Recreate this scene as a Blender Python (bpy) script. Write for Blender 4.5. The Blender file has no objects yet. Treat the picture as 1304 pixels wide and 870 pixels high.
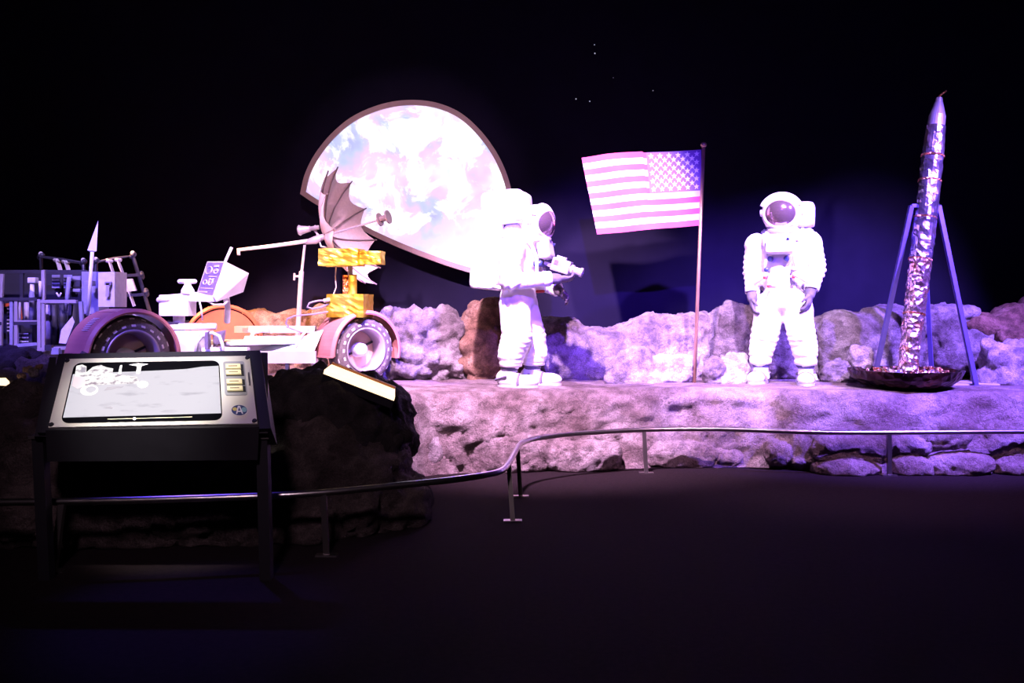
import bpy, bmesh, math, random
from mathutils import Vector, Matrix, noise
random.seed(7)
S = bpy.context.scene
C = S.collection
# ------------------------------------------------------------------ camera
F, CX, HY, EYE = 1100.0, 652.0, 395.0, 1.5
cd = bpy.data.cameras.new('camera'); cam = bpy.data.objects.new('camera', cd); C.objects.link(cam)
cam.location = (0, 0, EYE); cam.rotation_euler = (math.pi/2, 0, 0)
cd.sensor_width = 36; cd.lens = F*36/1304; cd.shift_y = -(435-HY)/1304; cd.clip_end = 100
S.camera = cam
S.view_settings.view_transform = 'Standard'; S.view_settings.look = 'None'
S.view_settings.exposure = 0.45; S.view_settings.gamma = 1; S.view_settings.use_curve_mapping = False
# ------------------------------------------------------------------ world and stage lights
w = bpy.data.worlds.new('hall'); S.world = w; w.use_nodes = True
w.node_tree.nodes['Background'].inputs[0].default_value = (0.010, 0.007, 0.012, 1)
w.node_tree.nodes['Background'].inputs[1].default_value = 0.06
def spot(name, loc, aim, col, power, angle, blend=.5, rad=.08):
    l = bpy.data.lights.new(name, 'SPOT'); l.energy = power; l.color = col
    l.spot_size = math.radians(angle); l.spot_blend = blend; l.shadow_soft_size = rad
    o = bpy.data.objects.new(name, l); C.objects.link(o); o.location = loc
    o.rotation_euler = (Vector(aim)-Vector(loc)).to_track_quat('-Z', 'Y').to_euler()
    return o
spot('spot_centre', (-0.4, 5.0, 5.4), (0.35, 8.9, 1.25), (.96, .57, 1), 6200, 50, .7)
spot('spot_right', (2.3, 5.0, 5.4), (2.75, 9.0, 1.35), (.76, .50, 1), 5400, 30, .8)
spot('spot_rover', (-2.0, 5.2, 5.4), (-2.1, 9.0, 1.3), (1, .60, 1), 4600, 38, .8)
spot('spot_flag', (1.0, 4.8, 5.2), (1.25, 9.1, 2.75), (1, .62, 1), 2900, 17, .6)
spot('spot_earth', (-1.0, 4.8, 5.6), (-1.3, 10.6, 3.1), (1, .62, .80), 420, 30, .6)
spot('spot_rack', (-3.6, 5.2, 5.2), (-4.6, 8.4, 1.6), (.60, .40, 1), 1150, 36, .8)
spot('spot_wall_blue', (0.2, 0.5, 5.33), (1.35, 10.8, 1.2), (.16, .05, 1), 9000, 23, .95, .05)
spot('spot_blue_right', (5.6, 5.4, 4.8), (3.9, 9.3, 1.0), (.26, .13, 1), 8200, 52, .7)
spot('spot_blue_left', (-4.6, 4.2, 4.6), (-3.6, 7.6, 1.1), (.20, .12, 1), 1600, 40, .8)
spot('spot_blue_centre', (0.6, 6.5, 4.5), (-1.15, 9.7, 1.0), (.16, .08, 1), 3800, 26, .8)
spot('spot_probe', (5.0, 5.0, 5.2), (4.6, 8.75, 2.9), (.45, .28, 1), 1600, 28, .8)
spot('spot_blue_monitor', (-3.2, 7.2, 4.6), (-2.0, 5.0, 1.15), (.14, .07, 1), 450, 18, .9)
spot('spot_warm', (-5.2, 7.6, 4.6), (-2.7, 10.1, 1.0), (1, .45, .18), 2600, 30, .6)
spot('spot_pink_front', (3.2, 4.4, 5.2), (3.0, 8.1, .5), (1, .50, .86), 700, 50, .9)
spot('spot_pink_left', (-0.3, 4.6, 5.2), (0.1, 8.1, .5), (1, .55, .72), 1000, 30, .9)
spot('spot_gallery', (-0.8, -1.0, 4.6), (-1.6, 5.8, .8), (1, .66, .85), 420, 34, .9, .3)
spot('spot_monitor', (-1.9, 2.4, 4.6), (-2.0, 4.8, 1.15), (1, .92, .86), 1250, 15, .8, .1)

# ------------------------------------------------------------------ helpers
def P(px, py, Y):
    return Vector(((px-CX)*Y/F, Y, EYE-(py-HY)*Y/F))
def GZ(px, py, z):
    Y = F*(EYE-z)/(py-HY)
    return Vector(((px-CX)*Y/F, Y, z))
H = 0.734                                            # height of the stage
MATS = {}
def mat(name, col, rough=.6, metal=0, col2=None, scale=8, bump=0, bscale=40, emit=None, estr=0, detail=6, spec=.5, ramp=(.35, .65)):
    m = bpy.data.materials.new(name); m.use_nodes = True; nt = m.node_tree; N = nt.nodes; L = nt.links
    b = N['Principled BSDF']
    b.inputs['Roughness'].default_value = rough; b.inputs['Metallic'].default_value = metal
    b.inputs['Specular IOR Level'].default_value = spec
    tc = N.new('ShaderNodeTexCoord')
    nz = N.new('ShaderNodeTexNoise'); nz.inputs['Scale'].default_value = scale; nz.inputs['Detail'].default_value = detail
    L.new(tc.outputs['Object'], nz.inputs['Vector'])
    cr = N.new('ShaderNodeValToRGB'); L.new(nz.outputs['Fac'], cr.inputs[0])
    c2 = col2 or tuple(min(1, c*.86) for c in col)
    cr.color_ramp.elements[0].position = ramp[0]; cr.color_ramp.elements[1].position = ramp[1]
    cr.color_ramp.elements[0].color = (*c2, 1); cr.color_ramp.elements[1].color = (*col, 1)
    L.new(cr.outputs[0], b.inputs['Base Color'])
    if bump:
        n2 = N.new('ShaderNodeTexNoise'); n2.inputs['Scale'].default_value = bscale; n2.inputs['Detail'].default_value = 8
        L.new(tc.outputs['Object'], n2.inputs['Vector'])
        bp = N.new('ShaderNodeBump'); bp.inputs['Strength'].default_value = bump; bp.inputs['Distance'].default_value = .02
        L.new(n2.outputs['Fac'], bp.inputs['Height']); L.new(bp.outputs[0], b.inputs['Normal'])
    if emit:
        b.inputs['Emission Color'].default_value = (*emit, 1); b.inputs['Emission Strength'].default_value = estr
    MATS[name] = m
    return m
def rockmat(name, a, b_, c, bump=.9, spk=.75):
    m = bpy.data.materials.new(name); m.use_nodes = True; nt = m.node_tree; N = nt.nodes; L = nt.links
    b = N['Principled BSDF']; b.inputs['Roughness'].default_value = .85; b.inputs['Specular IOR Level'].default_value = .25
    tc = N.new('ShaderNodeTexCoord')
    def nz(s, d=8, r=.6):
        n = N.new('ShaderNodeTexNoise'); n.inputs['Scale'].default_value = s; n.inputs['Detail'].default_value = d
        n.inputs['Roughness'].default_value = r; L.new(tc.outputs['Object'], n.inputs['Vector']); return n
    n1 = nz(2.2); n2 = nz(22); n3 = nz(95, 4, .8)
    cr = N.new('ShaderNodeValToRGB'); L.new(n1.outputs['Fac'], cr.inputs[0])
    e = cr.color_ramp.elements; e[0].position = .36; e[0].color = (*a, 1); e[1].position = .62; e[1].color = (*c, 1)
    k = e.new(.5); k.color = (*b_, 1)
    mx = N.new('ShaderNodeMix'); mx.data_type = 'RGBA'; mx.blend_type = 'MULTIPLY'
    mx.inputs[0].default_value = spk
    cr2 = N.new('ShaderNodeValToRGB'); L.new(n3.outputs['Fac'], cr2.inputs[0])
    cr2.color_ramp.elements[0].position = .35; cr2.color_ramp.elements[0].color = (.3, .28, .28, 1)
    cr2.color_ramp.elements[1].position = .6; cr2.color_ramp.elements[1].color = (1.25, 1.2, 1.2, 1)
    L.new(cr.outputs[0], mx.inputs[6]); L.new(cr2.outputs[0], mx.inputs[7]); L.new(mx.outputs[2], b.inputs['Base Color'])
    n4 = nz(9, 9, .7); cr3 = N.new('ShaderNodeValToRGB'); L.new(n4.outputs['Fac'], cr3.inputs[0])
    cr3.color_ramp.elements[0].position = .38; cr3.color_ramp.elements[0].color = (.5, .46, .48, 1)
    cr3.color_ramp.elements[1].position = .58; cr3.color_ramp.elements[1].color = (1.25, 1.22, 1.25, 1)
    my = N.new('ShaderNodeMix'); my.data_type = 'RGBA'; my.blend_type = 'MULTIPLY'; my.inputs[0].default_value = .62
    L.new(mx.outputs[2], my.inputs[6]); L.new(cr3.outputs[0], my.inputs[7]); L.new(my.outputs[2], b.inputs['Base Color'])
    ad = N.new('ShaderNodeMath'); ad.operation = 'MULTIPLY_ADD'; ad.inputs[1].default_value = .45
    L.new(n3.outputs['Fac'], ad.inputs[0]); L.new(n2.outputs['Fac'], ad.inputs[2])
    bp = N.new('ShaderNodeBump'); bp.inputs['Strength'].default_value = bump; bp.inputs['Distance'].default_value = .07
    L.new(ad.outputs[0], bp.inputs['Height']); L.new(bp.outputs[0], b.inputs['Normal'])
    MATS[name] = m
ORG = {}
def tag(o, label, cat, group=None, kind=None):
    if label: o['label'] = label
    if cat: o['category'] = cat
    if group: o['group'] = group
    if kind: o['kind'] = kind
    return o
def thing(name, label, cat, base=(0, 0, 0), rz=0, group=None, world=True):
    o = bpy.data.objects.new(name, None); C.objects.link(o); o.empty_display_size = .1
    o.location = base; o.rotation_euler = (0, 0, rz)
    ORG[o] = Vector(base) if world else Vector((0, 0, 0))
    return tag(o, label, cat, group)
def link(name, me, m, parent=None, base=None, smooth=False):
    """one mesh object; mesh given in world coordinates is moved to its origin"""
    if smooth:
        me.polygons.foreach_set('use_smooth', [True]*len(me.polygons))
    o = bpy.data.objects.new(name, me); C.objects.link(o)
    me.materials.append(MATS[m])
    if parent is not None:
        o.parent = parent; off = ORG[parent]; ORG[o] = off
        me.transform(Matrix.Translation(-off))
    elif base is not None:
        me.transform(Matrix.Translation(-Vector(base))); o.location = base; ORG[o] = Vector(base)
    else:
        ORG[o] = Vector((0, 0, 0))
    return o
def frame(d):
    d = d.normalized(); up = Vector((0, 0, 1)) if abs(d.z) < .95 else Vector((1, 0, 0))
    x = d.cross(up).normalized(); return x, x.cross(d).normalized()
class MB:
    def __init__(s): s.bm = bmesh.new()
    def box(s, c, size, M=None, bev=0):
        g = bmesh.ops.create_cube(s.bm, size=1)
        vs = g['verts']
        for v in vs: v.co = Vector((v.co.x*size[0], v.co.y*size[1], v.co.z*size[2]))
        if bev:
            es = list({e for v in vs for e in v.link_edges})
            r = bmesh.ops.bevel(s.bm, geom=es, offset=bev, segments=2, affect='EDGES', profile=.7)
            vs = list({v for f in r['faces'] for v in f.verts} | {v for v in vs if v.is_valid})
        M = M or Matrix.Identity(3)
        for v in vs: v.co = Vector(c) + M @ v.co
        return s
    def bar(s, a, b, wx, wz):
        a = Vector(a); b = Vector(b); d = b-a; x, z = frame(d)
        M = Matrix((x, d.normalized(), z)).transposed()
        return s.box((a+b)/2, (wx, d.length, wz), M)
    def tube(s, pts, r, seg=8, closed=False, cap=True):
        pts = [Vector(p) for p in pts]; n = len(pts)
        rs = r if isinstance(r, (list, tuple)) else [r]*n
        rings = []; px = None
        for i, p in enumerate(pts):
            a = pts[i-1] if (i > 0 or closed) else p
            b = pts[(i+1) % n] if (i < n-1 or closed) else p
            d = (b-a).normalized()
            if px is None: x, _ = frame(d)
            else: x = (px - d*px.dot(d)).normalized()
            px = x; z = x.cross(d)
            rings.append([s.bm.verts.new(p + (x*math.cos(t)+z*math.sin(t))*rs[i]) for t in [2*math.pi*k/seg for k in range(seg)]])
        for i in range(n if closed else n-1):
            A = rings[i]; B = rings[(i+1) % n]
            for k in range(seg): s.bm.faces.new((A[k], A[(k+1) % seg], B[(k+1) % seg], B[k]))
        if cap and not closed:
            s.bm.faces.new(rings[0][::-1]); s.bm.faces.new(rings[-1])
        return s
    def lathe(s, prof, c=(0, 0, 0), axis=(0, 0, 1), seg=32, closed=False, a0=0, a1=2*math.pi):
        """prof: (radius, height along axis)"""
        ax = Vector(axis).normalized(); x, y = frame(ax); c = Vector(c); full = abs(a1-a0) > 6.28
        rings = []
        for k in range(seg if full else seg+1):
            t = a0+(a1-a0)*k/seg; d = x*math.cos(t)+y*math.sin(t)
            rings.append([s.bm.verts.new(c+d*r+ax*h) for r, h in prof])
        n = len(prof); K = len(rings)
        for k in range(K if full else K-1):
            A = rings[k]; B = rings[(k+1) % K]
            for i in range(n if closed else n-1):
                j = (i+1) % n
                s.bm.faces.new((A[i], A[j], B[j], B[i]))
        if not full and closed:
            s.bm.faces.new(rings[0]); s.bm.faces.new(rings[-1][::-1])
        bmesh.ops.remove_doubles(s.bm, verts=s.bm.verts[:], dist=1e-5)
        return s
    def ell(s, c, r, sub=3, M=None):
        g = bmesh.ops.create_icosphere(s.bm, subdivisions=sub, radius=1)
        for v in g['verts']:
            q = Vector((v.co.x*r[0], v.co.y*r[1], v.co.z*r[2]))
            v.co = Vector(c) + (M @ q if M else q)
        return s
    def cap(s, a, b, ra, rb, seg=14):
        a = Vector(a); b = Vector(b)
        s.ell(a, (ra,)*3, 2); s.ell(b, (rb,)*3, 2); return s.tube([a, b], [ra, rb], seg)
    def prism(s, pts, d):
        """pts: world points of a planar outline; d: extrusion vector"""
        A = [s.bm.verts.new(Vector(p)) for p in pts]; B = [s.bm.verts.new(Vector(p)+Vector(d)) for p in pts]
        n = len(pts); s.bm.faces.new(A); s.bm.faces.new(B[::-1])
        for i in range(n): s.bm.faces.new((A[i], B[i], B[(i+1) % n], A[(i+1) % n]))
        return s
    def hull(s, pts):
        vs = [s.bm.verts.new(Vector(p)) for p in pts]
        r = bmesh.ops.convex_hull(s.bm, input=vs)
        junk = list({g for g in r['geom_interior']+r['geom_unused'] if isinstance(g, bmesh.types.BMVert)})
        if junk: bmesh.ops.delete(s.bm, geom=junk, context='VERTS')
        return s
    def mesh(s, name='m'):
        bmesh.ops.recalc_face_normals(s.bm, faces=s.bm.faces[:])
        me = bpy.data.meshes.new(name); s.bm.to_mesh(me); s.bm.free(); return me
    def build(s, name, m, parent=None, base=None, smooth=False):
        return link(name, s.mesh(name), m, parent, base, smooth)
    def remesh(s, voxel):
        """the union of all shapes as one continuous surface"""
        me = s.mesh('tmp'); o = bpy.data.objects.new('tmp', me); C.objects.link(o)
        md = o.modifiers.new('r', 'REMESH'); md.mode = 'VOXEL'; md.voxel_size = voxel
        ms = o.modifiers.new('s', 'SMOOTH'); ms.iterations = 4; ms.factor = .5
        dg = bpy.context.evaluated_depsgraph_get()
        res = bpy.data.meshes.new_from_object(o.evaluated_get(dg))
        bpy.data.objects.remove(o); bpy.data.meshes.remove(me)
        return res
def displace(me, fn):
    me.update()
    ns = [v.normal.copy() for v in me.vertices]
    for v, n in zip(me.vertices, ns): v.co = fn(v.co.copy(), n)
    me.update()

# ------------------------------------------------------------------ materials
rockmat('rock_grey', (.13, .105, .11), (.24, .21, .22), (.38, .35, .37))
rockmat('rock_brown', (.14, .075, .045), (.27, .16, .10), (.38, .26, .18))
rockmat('rock_tan', (.24, .15, .10), (.38, .26, .17), (.48, .36, .25))
rockmat('rock_pale', (.20, .16, .18), (.36, .32, .35), (.54, .50, .54))
rockmat('rock_bright', (.30, .26, .28), (.50, .46, .50), (.72, .68, .72))
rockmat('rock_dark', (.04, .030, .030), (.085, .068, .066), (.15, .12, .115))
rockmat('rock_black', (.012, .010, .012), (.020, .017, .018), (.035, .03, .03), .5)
rockmat('stage_rock', (.17, .12, .125), (.275, .215, .225), (.40, .34, .36))
mat('carpet', (.014, .008, .010), .95, 0, (.008, .005, .0062), 30, .4, 220, spec=.1)
mat('wall_paint', (.012, .010, .027), .95, 0, (.010, .0085, .023), 3, spec=.05)
mat('suit', (.86, .85, .86), .8, 0, (.80, .79, .80), 9, .25, 60)
mat('suit_hard', (.86, .85, .86), .5, 0, (.82, .81, .82), 5, .08, 40)
mat('glove_grey', (.13, .115, .15), .7, 0, (.09, .08, .105), 20, .3, 90)
mat('glove_dark', (.07, .05, .055), .7, 0, (.09, .07, .08), 20, .3, 90)
mat('boot_blue', (.14, .12, .20), .75, 0, (.10, .09, .15), 20, .2, 80)
mat('overshoe', (.72, .76, .78), .6, 0, (.66, .70, .72), 14, .15, 60)
mat('visor_gold', (.42, .28, .36), .12, .82, (.36, .24, .32), 2)
mat('connector_blue', (.05, .07, .22), .35)
mat('connector_red', (.6, .04, .04), .4)
mat('grey_fabric', (.45, .42, .48), .8)
mat('camera_body', (.42, .38, .44), .4, .4, (.36, .32, .38), 10)
mat('black_plastic', (.012, .012, .014), .35)
mat('black_metal', (.012, .011, .016), .55, 0, spec=.3)
mat('chrome', (.60, .58, .58), .28, 1, (.50, .48, .48), 12)
mat('post_metal', (.22, .20, .20), .4, .9)
mat('white_paint', (.84, .85, .86), .45, 0, (.80, .81, .82), 6)
mat('pale_panel', (.66, .74, .76), .5, 0, (.62, .70, .72), 6)
mat('grey_plate', (.46, .42, .46), .5, 0, (.42, .38, .42), 6)
mat('fender', (.40, .17, .155), .45, 0, (.35, .14, .13), 4, .05, 30)
mat('fender_warm_lit', (.62, .15, .06), .45, 0, (.54, .12, .05), 4, .05, 30)  # same fender paint, with the orange of the warm light put into its colour
mat('tyre', (.14, .115, .11), .65, .1, (.085, .07, .068), 60, .5, 160)
mat('chevron', (.62, .58, .56), .5, .3)
mat('rim', (.42, .37, .40), .42, .4, (.36, .31, .34), 5)
mat('hub_disc', (.62, .44, .34), .5, .1, (.54, .37, .28), 5)
mat('mesh_gauze', (.88, .70, .68), .7, 0, (.80, .62, .60), 40, .3, 200)
mat('antenna_rib', (.36, .27, .27), .5, .5)
mat('flag_pole', (.62, .40, .26), .35, .8, (.55, .34, .22), 10)
mat('star_white', (.85, .85, .86), .8)
mat('strap', (.74, .72, .74), .8, 0, None, 20)
mat('tube_dark', (.05, .05, .08), .4, .3)
mat('rack_metal', (.55, .50, .54), .4, .4, (.48, .44, .48), 8)
mat('rack_dark', (.03, .03, .045), .6)
mat('bag_blue', (.30, .30, .42), .7, 0, (.22, .22, .34), 7, .3, 30)
mat('orange_tool', (.7, .12, .03), .5)
mat('tripod_blue', (.085, .07, .26), .5, .1, (.07, .055, .22), 10)
mat('cone_lilac', (.30, .26, .34), .4, .5, (.24, .21, .28), 6)
mat('screen_bezel', (.66, .65, .60), .4, .1, (.62, .61, .56), 3)
mat('button_plate', (.36, .37, .40), .4, .4)
mat('button', (.86, .80, .50), .5, 0, None, 8, emit=(.9, .75, .35), estr=.25)
mat('button_text', (.35, .27, .10), .6)
mat('screen_black', (.004, .004, .006), .12)
mat('screen_white', (.8, .8, .8), .4, emit=(1, .96, 1), estr=.7)
mat('screen_pink', (.5, .4, .4), .4, emit=(.78, .62, .70), estr=.55)
mat('screen_shade', (.2, .2, .2), .4, emit=(.36, .32, .42), estr=.55)
mat('emblem_blue', (.02, .03, .12), .4, 0, (.03, .06, .16), 30)
mat('emblem_white', (.8, .8, .8), .4)
mat('emblem_teal', (.25, .5, .5), .4)
mat('emblem_gold', (.6, .5, .12), .4)
mat('panel_glow', (.8, .7, .5), .5, 0, (.6, .5, .35), 30, emit=(1, .70, .42), estr=1.5)
mat('panel_edge', (.35, .12, .04), .5)
mat('earth_frame', (.46, .33, .32), .6, 0, (.38, .27, .27), 3)
mat('starlight', (.5, .5, .5), .5, emit=(.75, .72, .85), estr=.5)
mat('cable', (.30, .26, .42), .5)
# crinkled foils
def foil(name, c1, c2, c3, sc, rough, bump):
    m = bpy.data.materials.new(name); m.use_nodes = True; nt = m.node_tree; N = nt.nodes; L = nt.links
    b = N['Principled BSDF']; b.inputs['Metallic'].default_value = .92; b.inputs['Roughness'].default_value = rough
    tc = N.new('ShaderNodeTexCoord')
    v = N.new('ShaderNodeTexVoronoi'); v.inputs['Scale'].default_value = sc; v.feature = 'F1'
    n = N.new('ShaderNodeTexNoise'); n.inputs['Scale'].default_value = sc*.5; n.inputs['Detail'].default_value = 5
    L.new(tc.outputs['Object'], v.inputs['Vector']); L.new(tc.outputs['Object'], n.inputs['Vector'])
    cr = N.new('ShaderNodeValToRGB'); L.new(n.outputs['Fac'], cr.inputs[0])
    e = cr.color_ramp.elements; e[0].position = .36; e[0].color = (*c1, 1); e[1].position = .64; e[1].color = (*c3, 1)
    k = e.new(.5); k.color = (*c2, 1)
    L.new(cr.outputs[0], b.inputs['Base Color'])
    bp = N.new('ShaderNodeBump'); bp.inputs['Strength'].default_value = bump; bp.inputs['Distance'].default_value = .03
    L.new(v.outputs['Distance'], bp.inputs['Height']); L.new(bp.outputs[0], b.inputs['Normal'])
    MATS[name] = m
foil('gold_foil', (.66, .40, .02), (.86, .62, .05), (.98, .80, .14), 9, .42, .45)
foil('tube_foil', (.30, .25, .36), (.42, .36, .48), (.60, .44, .48), 11, .26, .55)
foil('tube_foil_low', (.62, .40, .40), (.80, .64, .66), (.85, .42, .25), 18, .25, .8)
foil('band_foil', (.55, .14, .06), (.7, .25, .10), (.8, .45, .25), 40, .3, 1)
foil('dish_foil', (.03, .014, .014), (.05, .026, .025), (.11, .045, .03), 14, .3, .7)
foil('ember_foil', (.6, .16, .06), (.85, .40, .22), (.9, .75, .68), 40, .25, 1)
foil('silver_foil', (.6, .55, .6), (.75, .7, .75), (.85, .8, .8), 20, .3, .8)
# earth picture, lit from behind
def earthmat():
    m = bpy.data.materials.new('earth_screen'); m.use_nodes = True; nt = m.node_tree; N = nt.nodes; L = nt.links
    b = N['Principled BSDF']; b.inputs['Roughness'].default_value = .5
    tc = N.new('ShaderNodeTexCoord'); mp = N.new('ShaderNodeMapping'); mp.inputs['Scale'].default_value = (1, 1, 1)
    L.new(tc.outputs['Object'], mp.inputs[0])
    def nz(s, d, off, dist=0, r=.6):
        q = N.new('ShaderNodeMapping'); q.inputs['Location'].default_value = off; L.new(tc.outputs['Object'], q.inputs[0])
        n = N.new('ShaderNodeTexNoise'); n.inputs['Scale'].default_value = s; n.inputs['Detail'].default_value = d
        n.inputs['Distortion'].default_value = dist; n.inputs['Roughness'].default_value = r
        L.new(q.outputs[0], n.inputs['Vector']); return n
    land = nz(1.5, 3, (3.1, 0, 1.7)); cr = N.new('ShaderNodeValToRGB'); L.new(land.outputs['Fac'], cr.inputs[0])
    e = cr.color_ramp.elements
    e[0].position = .30; e[0].color = (.30, .34, 1.0, 1); e[1].position = .80; e[1].color = (.55, 1.0, .60, 1)
    for pos, c in ((.42, (.46, .58, 1)), (.50, (.80, .56, 1)), (.58, (.86, .66, 1)), (.68, (.75, .95, 1))):
        k = e.new(pos); k.color = (*c, 1)
    cl = nz(2.3, 14, (.4, 0, 4.2), .7, .66); c2 = N.new('ShaderNodeValToRGB'); L.new(cl.outputs['Fac'], c2.inputs[0])
    c2.color_ramp.elements[0].position = .48; c2.color_ramp.elements[1].position = .61
    mx = N.new('ShaderNodeMix'); mx.data_type = 'RGBA'; L.new(c2.outputs[0], mx.inputs[0]); L.new(cr.outputs[0], mx.inputs[6])
    mx.inputs[7].default_value = (1.5, 1.5, 1.6, 1)
    L.new(mx.outputs[2], b.inputs['Emission Color']); b.inputs['Emission Strength'].default_value = .78
    b.inputs['Base Color'].default_value = (.3, .3, .32, 1)
    MATS['earth_screen'] = m
earthmat()
# printed moon ground on the monitor
def moonmat():
    m = bpy.data.materials.new('screen_moon'); m.use_nodes = True; nt = m.node_tree; N = nt.nodes; L = nt.links
    b = N['Principled BSDF']; b.inputs['Roughness'].default_value = .3; b.inputs['Base Color'].default_value = (.06, .06, .06, 1)
    tc = N.new('ShaderNodeTexCoord'); mp = N.new('ShaderNodeMapping'); mp.inputs['Scale'].default_value = (6, 20, 24)
    n = N.new('ShaderNodeTexNoise'); n.inputs['Scale'].default_value = 1; n.inputs['Detail'].default_value = 7
    L.new(tc.outputs['Object'], mp.inputs[0]); L.new(mp.outputs[0], n.inputs['Vector'])
    cr = N.new('ShaderNodeValToRGB'); L.new(n.outputs['Fac'], cr.inputs[0]); e = cr.color_ramp.elements
    e[0].position = .25; e[0].color = (.48, .45, .55, 1); e[1].position = .45; e[1].color = (.80, .76, .86, 1)
    L.new(cr.outputs[0], b.inputs['Emission Color']); b.inputs['Emission Strength'].default_value = .62
    MATS['screen_moon'] = m
moonmat()
def rovermat():
    m = MATS['screen_moon'].copy(); m.name = 'screen_rover'; MATS['screen_rover'] = m; N = m.node_tree.nodes
    for n in N:
        if n.type == 'MAPPING': n.inputs['Scale'].default_value = (28, 40, 40)
        if n.type == 'VALTORGB':
            e = n.color_ramp.elements; e[0].position = .36; e[0].color = (.34, .24, .34, 1); e[1].position = .50; e[1].color = (1.2, 1.15, 1.15, 1)
rovermat()
# flag: stripes and blue field read from the UV map
def flagmat():
    m = bpy.data.materials.new('flag_cloth'); m.use_nodes = True; nt = m.node_tree; N = nt.nodes; L = nt.links
    b = N['Principled BSDF']; b.inputs['Roughness'].default_value = .8
    uv = N.new('ShaderNodeUVMap'); sp = N.new('ShaderNodeSeparateXYZ'); L.new(uv.outputs[0], sp.inputs[0])
    def mt(op, a, b_):
        q = N.new('ShaderNodeMath'); q.operation = op
        for i, x in enumerate((a, b_)):
            if isinstance(x, (int, float)): q.inputs[i].default_value = x
            else: L.new(x, q.inputs[i])
        return q.outputs[0]
    st = mt('MODULO', mt('FLOOR', mt('MULTIPLY', sp.outputs[1], 13), 0), 2)
    mx = N.new('ShaderNodeMix'); mx.data_type = 'RGBA'; L.new(st, mx.inputs[0])
    mx.inputs[6].default_value = (.62, .10, .25, 1); mx.inputs[7].default_value = (.85, .84, .85, 1)
    ca = mt('MULTIPLY', mt('LESS_THAN', sp.outputs[1], 7/13), mt('LESS_THAN', sp.outputs[0], .465))
    m2 = N.new('ShaderNodeMix'); m2.data_type = 'RGBA'; L.new(ca, m2.inputs[0]); L.new(mx.outputs[2], m2.inputs[6])
    m2.inputs[7].default_value = (.25, .15, .46, 1)
    L.new(m2.outputs[2], b.inputs['Base Color'])
    tr = N.new('ShaderNodeBsdfTranslucent'); L.new(m2.outputs[2], tr.inputs[0])
    ms = N.new('ShaderNodeMixShader'); ms.inputs[0].default_value = .2
    L.new(b.outputs[0], ms.inputs[1]); L.new(tr.outputs[0], ms.inputs[2]); L.new(ms.outputs[0], N['Material Output'].inputs[0])
    MATS['flag_cloth'] = m
flagmat()

# ------------------------------------------------------------------ the room
WALL = 10.9
tag(MB().box((0, 4, -.05), (22, 15, .1)).build('floor', 'carpet', base=(0, 4, 0)), 'dark carpeted gallery floor', 'floor', kind='structure')
tag(MB().box((0, WALL+.1, 3.0), (22, .2, 6.2)).build('wall_back', 'wall_paint', base=(0, WALL, 0)), 'matt black back wall behind the moon scene', 'wall', kind='structure')
tag(MB().box((-10.9, 4, 3.0), (.2, 15, 6.2)).build('wall_left', 'wall_paint', base=(-10.9, 4, 0)), 'matt black side wall left of the scene', 'wall', kind='structure')
tag(MB().box((10.9, 4, 3.0), (.2, 15, 6.2)).build('wall_right', 'wall_paint', base=(10.9, 4, 0)), 'matt black side wall right of the scene', 'wall', kind='structure')
tag(MB().box((0, 4, 6.15), (22, 15, .1)).build('ceiling', 'wall_paint', base=(0, 4, 6.1)), 'matt black ceiling above the scene', 'ceiling', kind='structure')
for k, (x, y) in enumerate(((757, 57), (757.6, 68), (733.5, 126), (751, 129), (781, 99), (831.5, 115.5))):
    p = P(x, y, WALL-.012)
    r = (.007, .009, .009, .007, .006, .007)[k]
    tag(MB().ell(p, (r, .006, r), 2).build('star_light', 'starlight', base=p, smooth=True), 'tiny faint star point set in the black back wall', 'star light', 'star points on the back wall')

# ------------------------------------------------------------------ rocks
def fract(p, f, o=5): return noise.fractal(p*f, .9, 2.1, o)
def rockify(me, seed, amp, zmin=None, freq=1.6, crag=.5):
    off = Vector((seed*3.7, seed*1.3, seed*2.1))
    def fn(co, n):
        q = co+off
        d = fract(q, freq)*amp
        dd, _ = noise.voronoi(q*freq*2.6+Vector((fract(q, 3, 3),)*3)*.4)
        d += crag*amp*(min(dd[1]-dd[0], .5)-.22)*1.6
        d += .42*amp*fract(q, freq*5, 5)
        co = co+n*d
        if zmin is not None and co.z < zmin: co.z = zmin
        return co
    displace(me, fn)
def rock(name, label, ells, seed, m='rock_grey', amp=.10, zmin=H-.02, voxel=.028, cat='rock', group=None, parent=None, freq=1.6, crag=.9, box=.70):
    """ells: (px, py, half width px, half height px, distance, half depth m)"""
    mb = MB()
    for (cx, cy, rx, ry, Y, rd) in ells:
        c = P(cx, cy, Y); g = bmesh.ops.create_icosphere(mb.bm, subdivisions=4, radius=1)
        for v in g['verts']:
            q = Vector([math.copysign(abs(t)**box, t) for t in v.co])
            v.co = c+Vector((q.x*rx*1.06*Y/F, q.y*rd, q.z*ry*Y/F))
    me = mb.remesh(voxel)
    rockify(me, seed, amp, zmin, freq, crag)
    xs = [v.co for v in me.vertices]
    base = (sum(v.x for v in xs)/len(xs), sum(v.y for v in xs)/len(xs), min(v.z for v in xs))
    o = link(name, me, m, parent, None if parent else base, True)
    if label and not parent: tag(o, label, cat, group)
    return o

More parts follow.
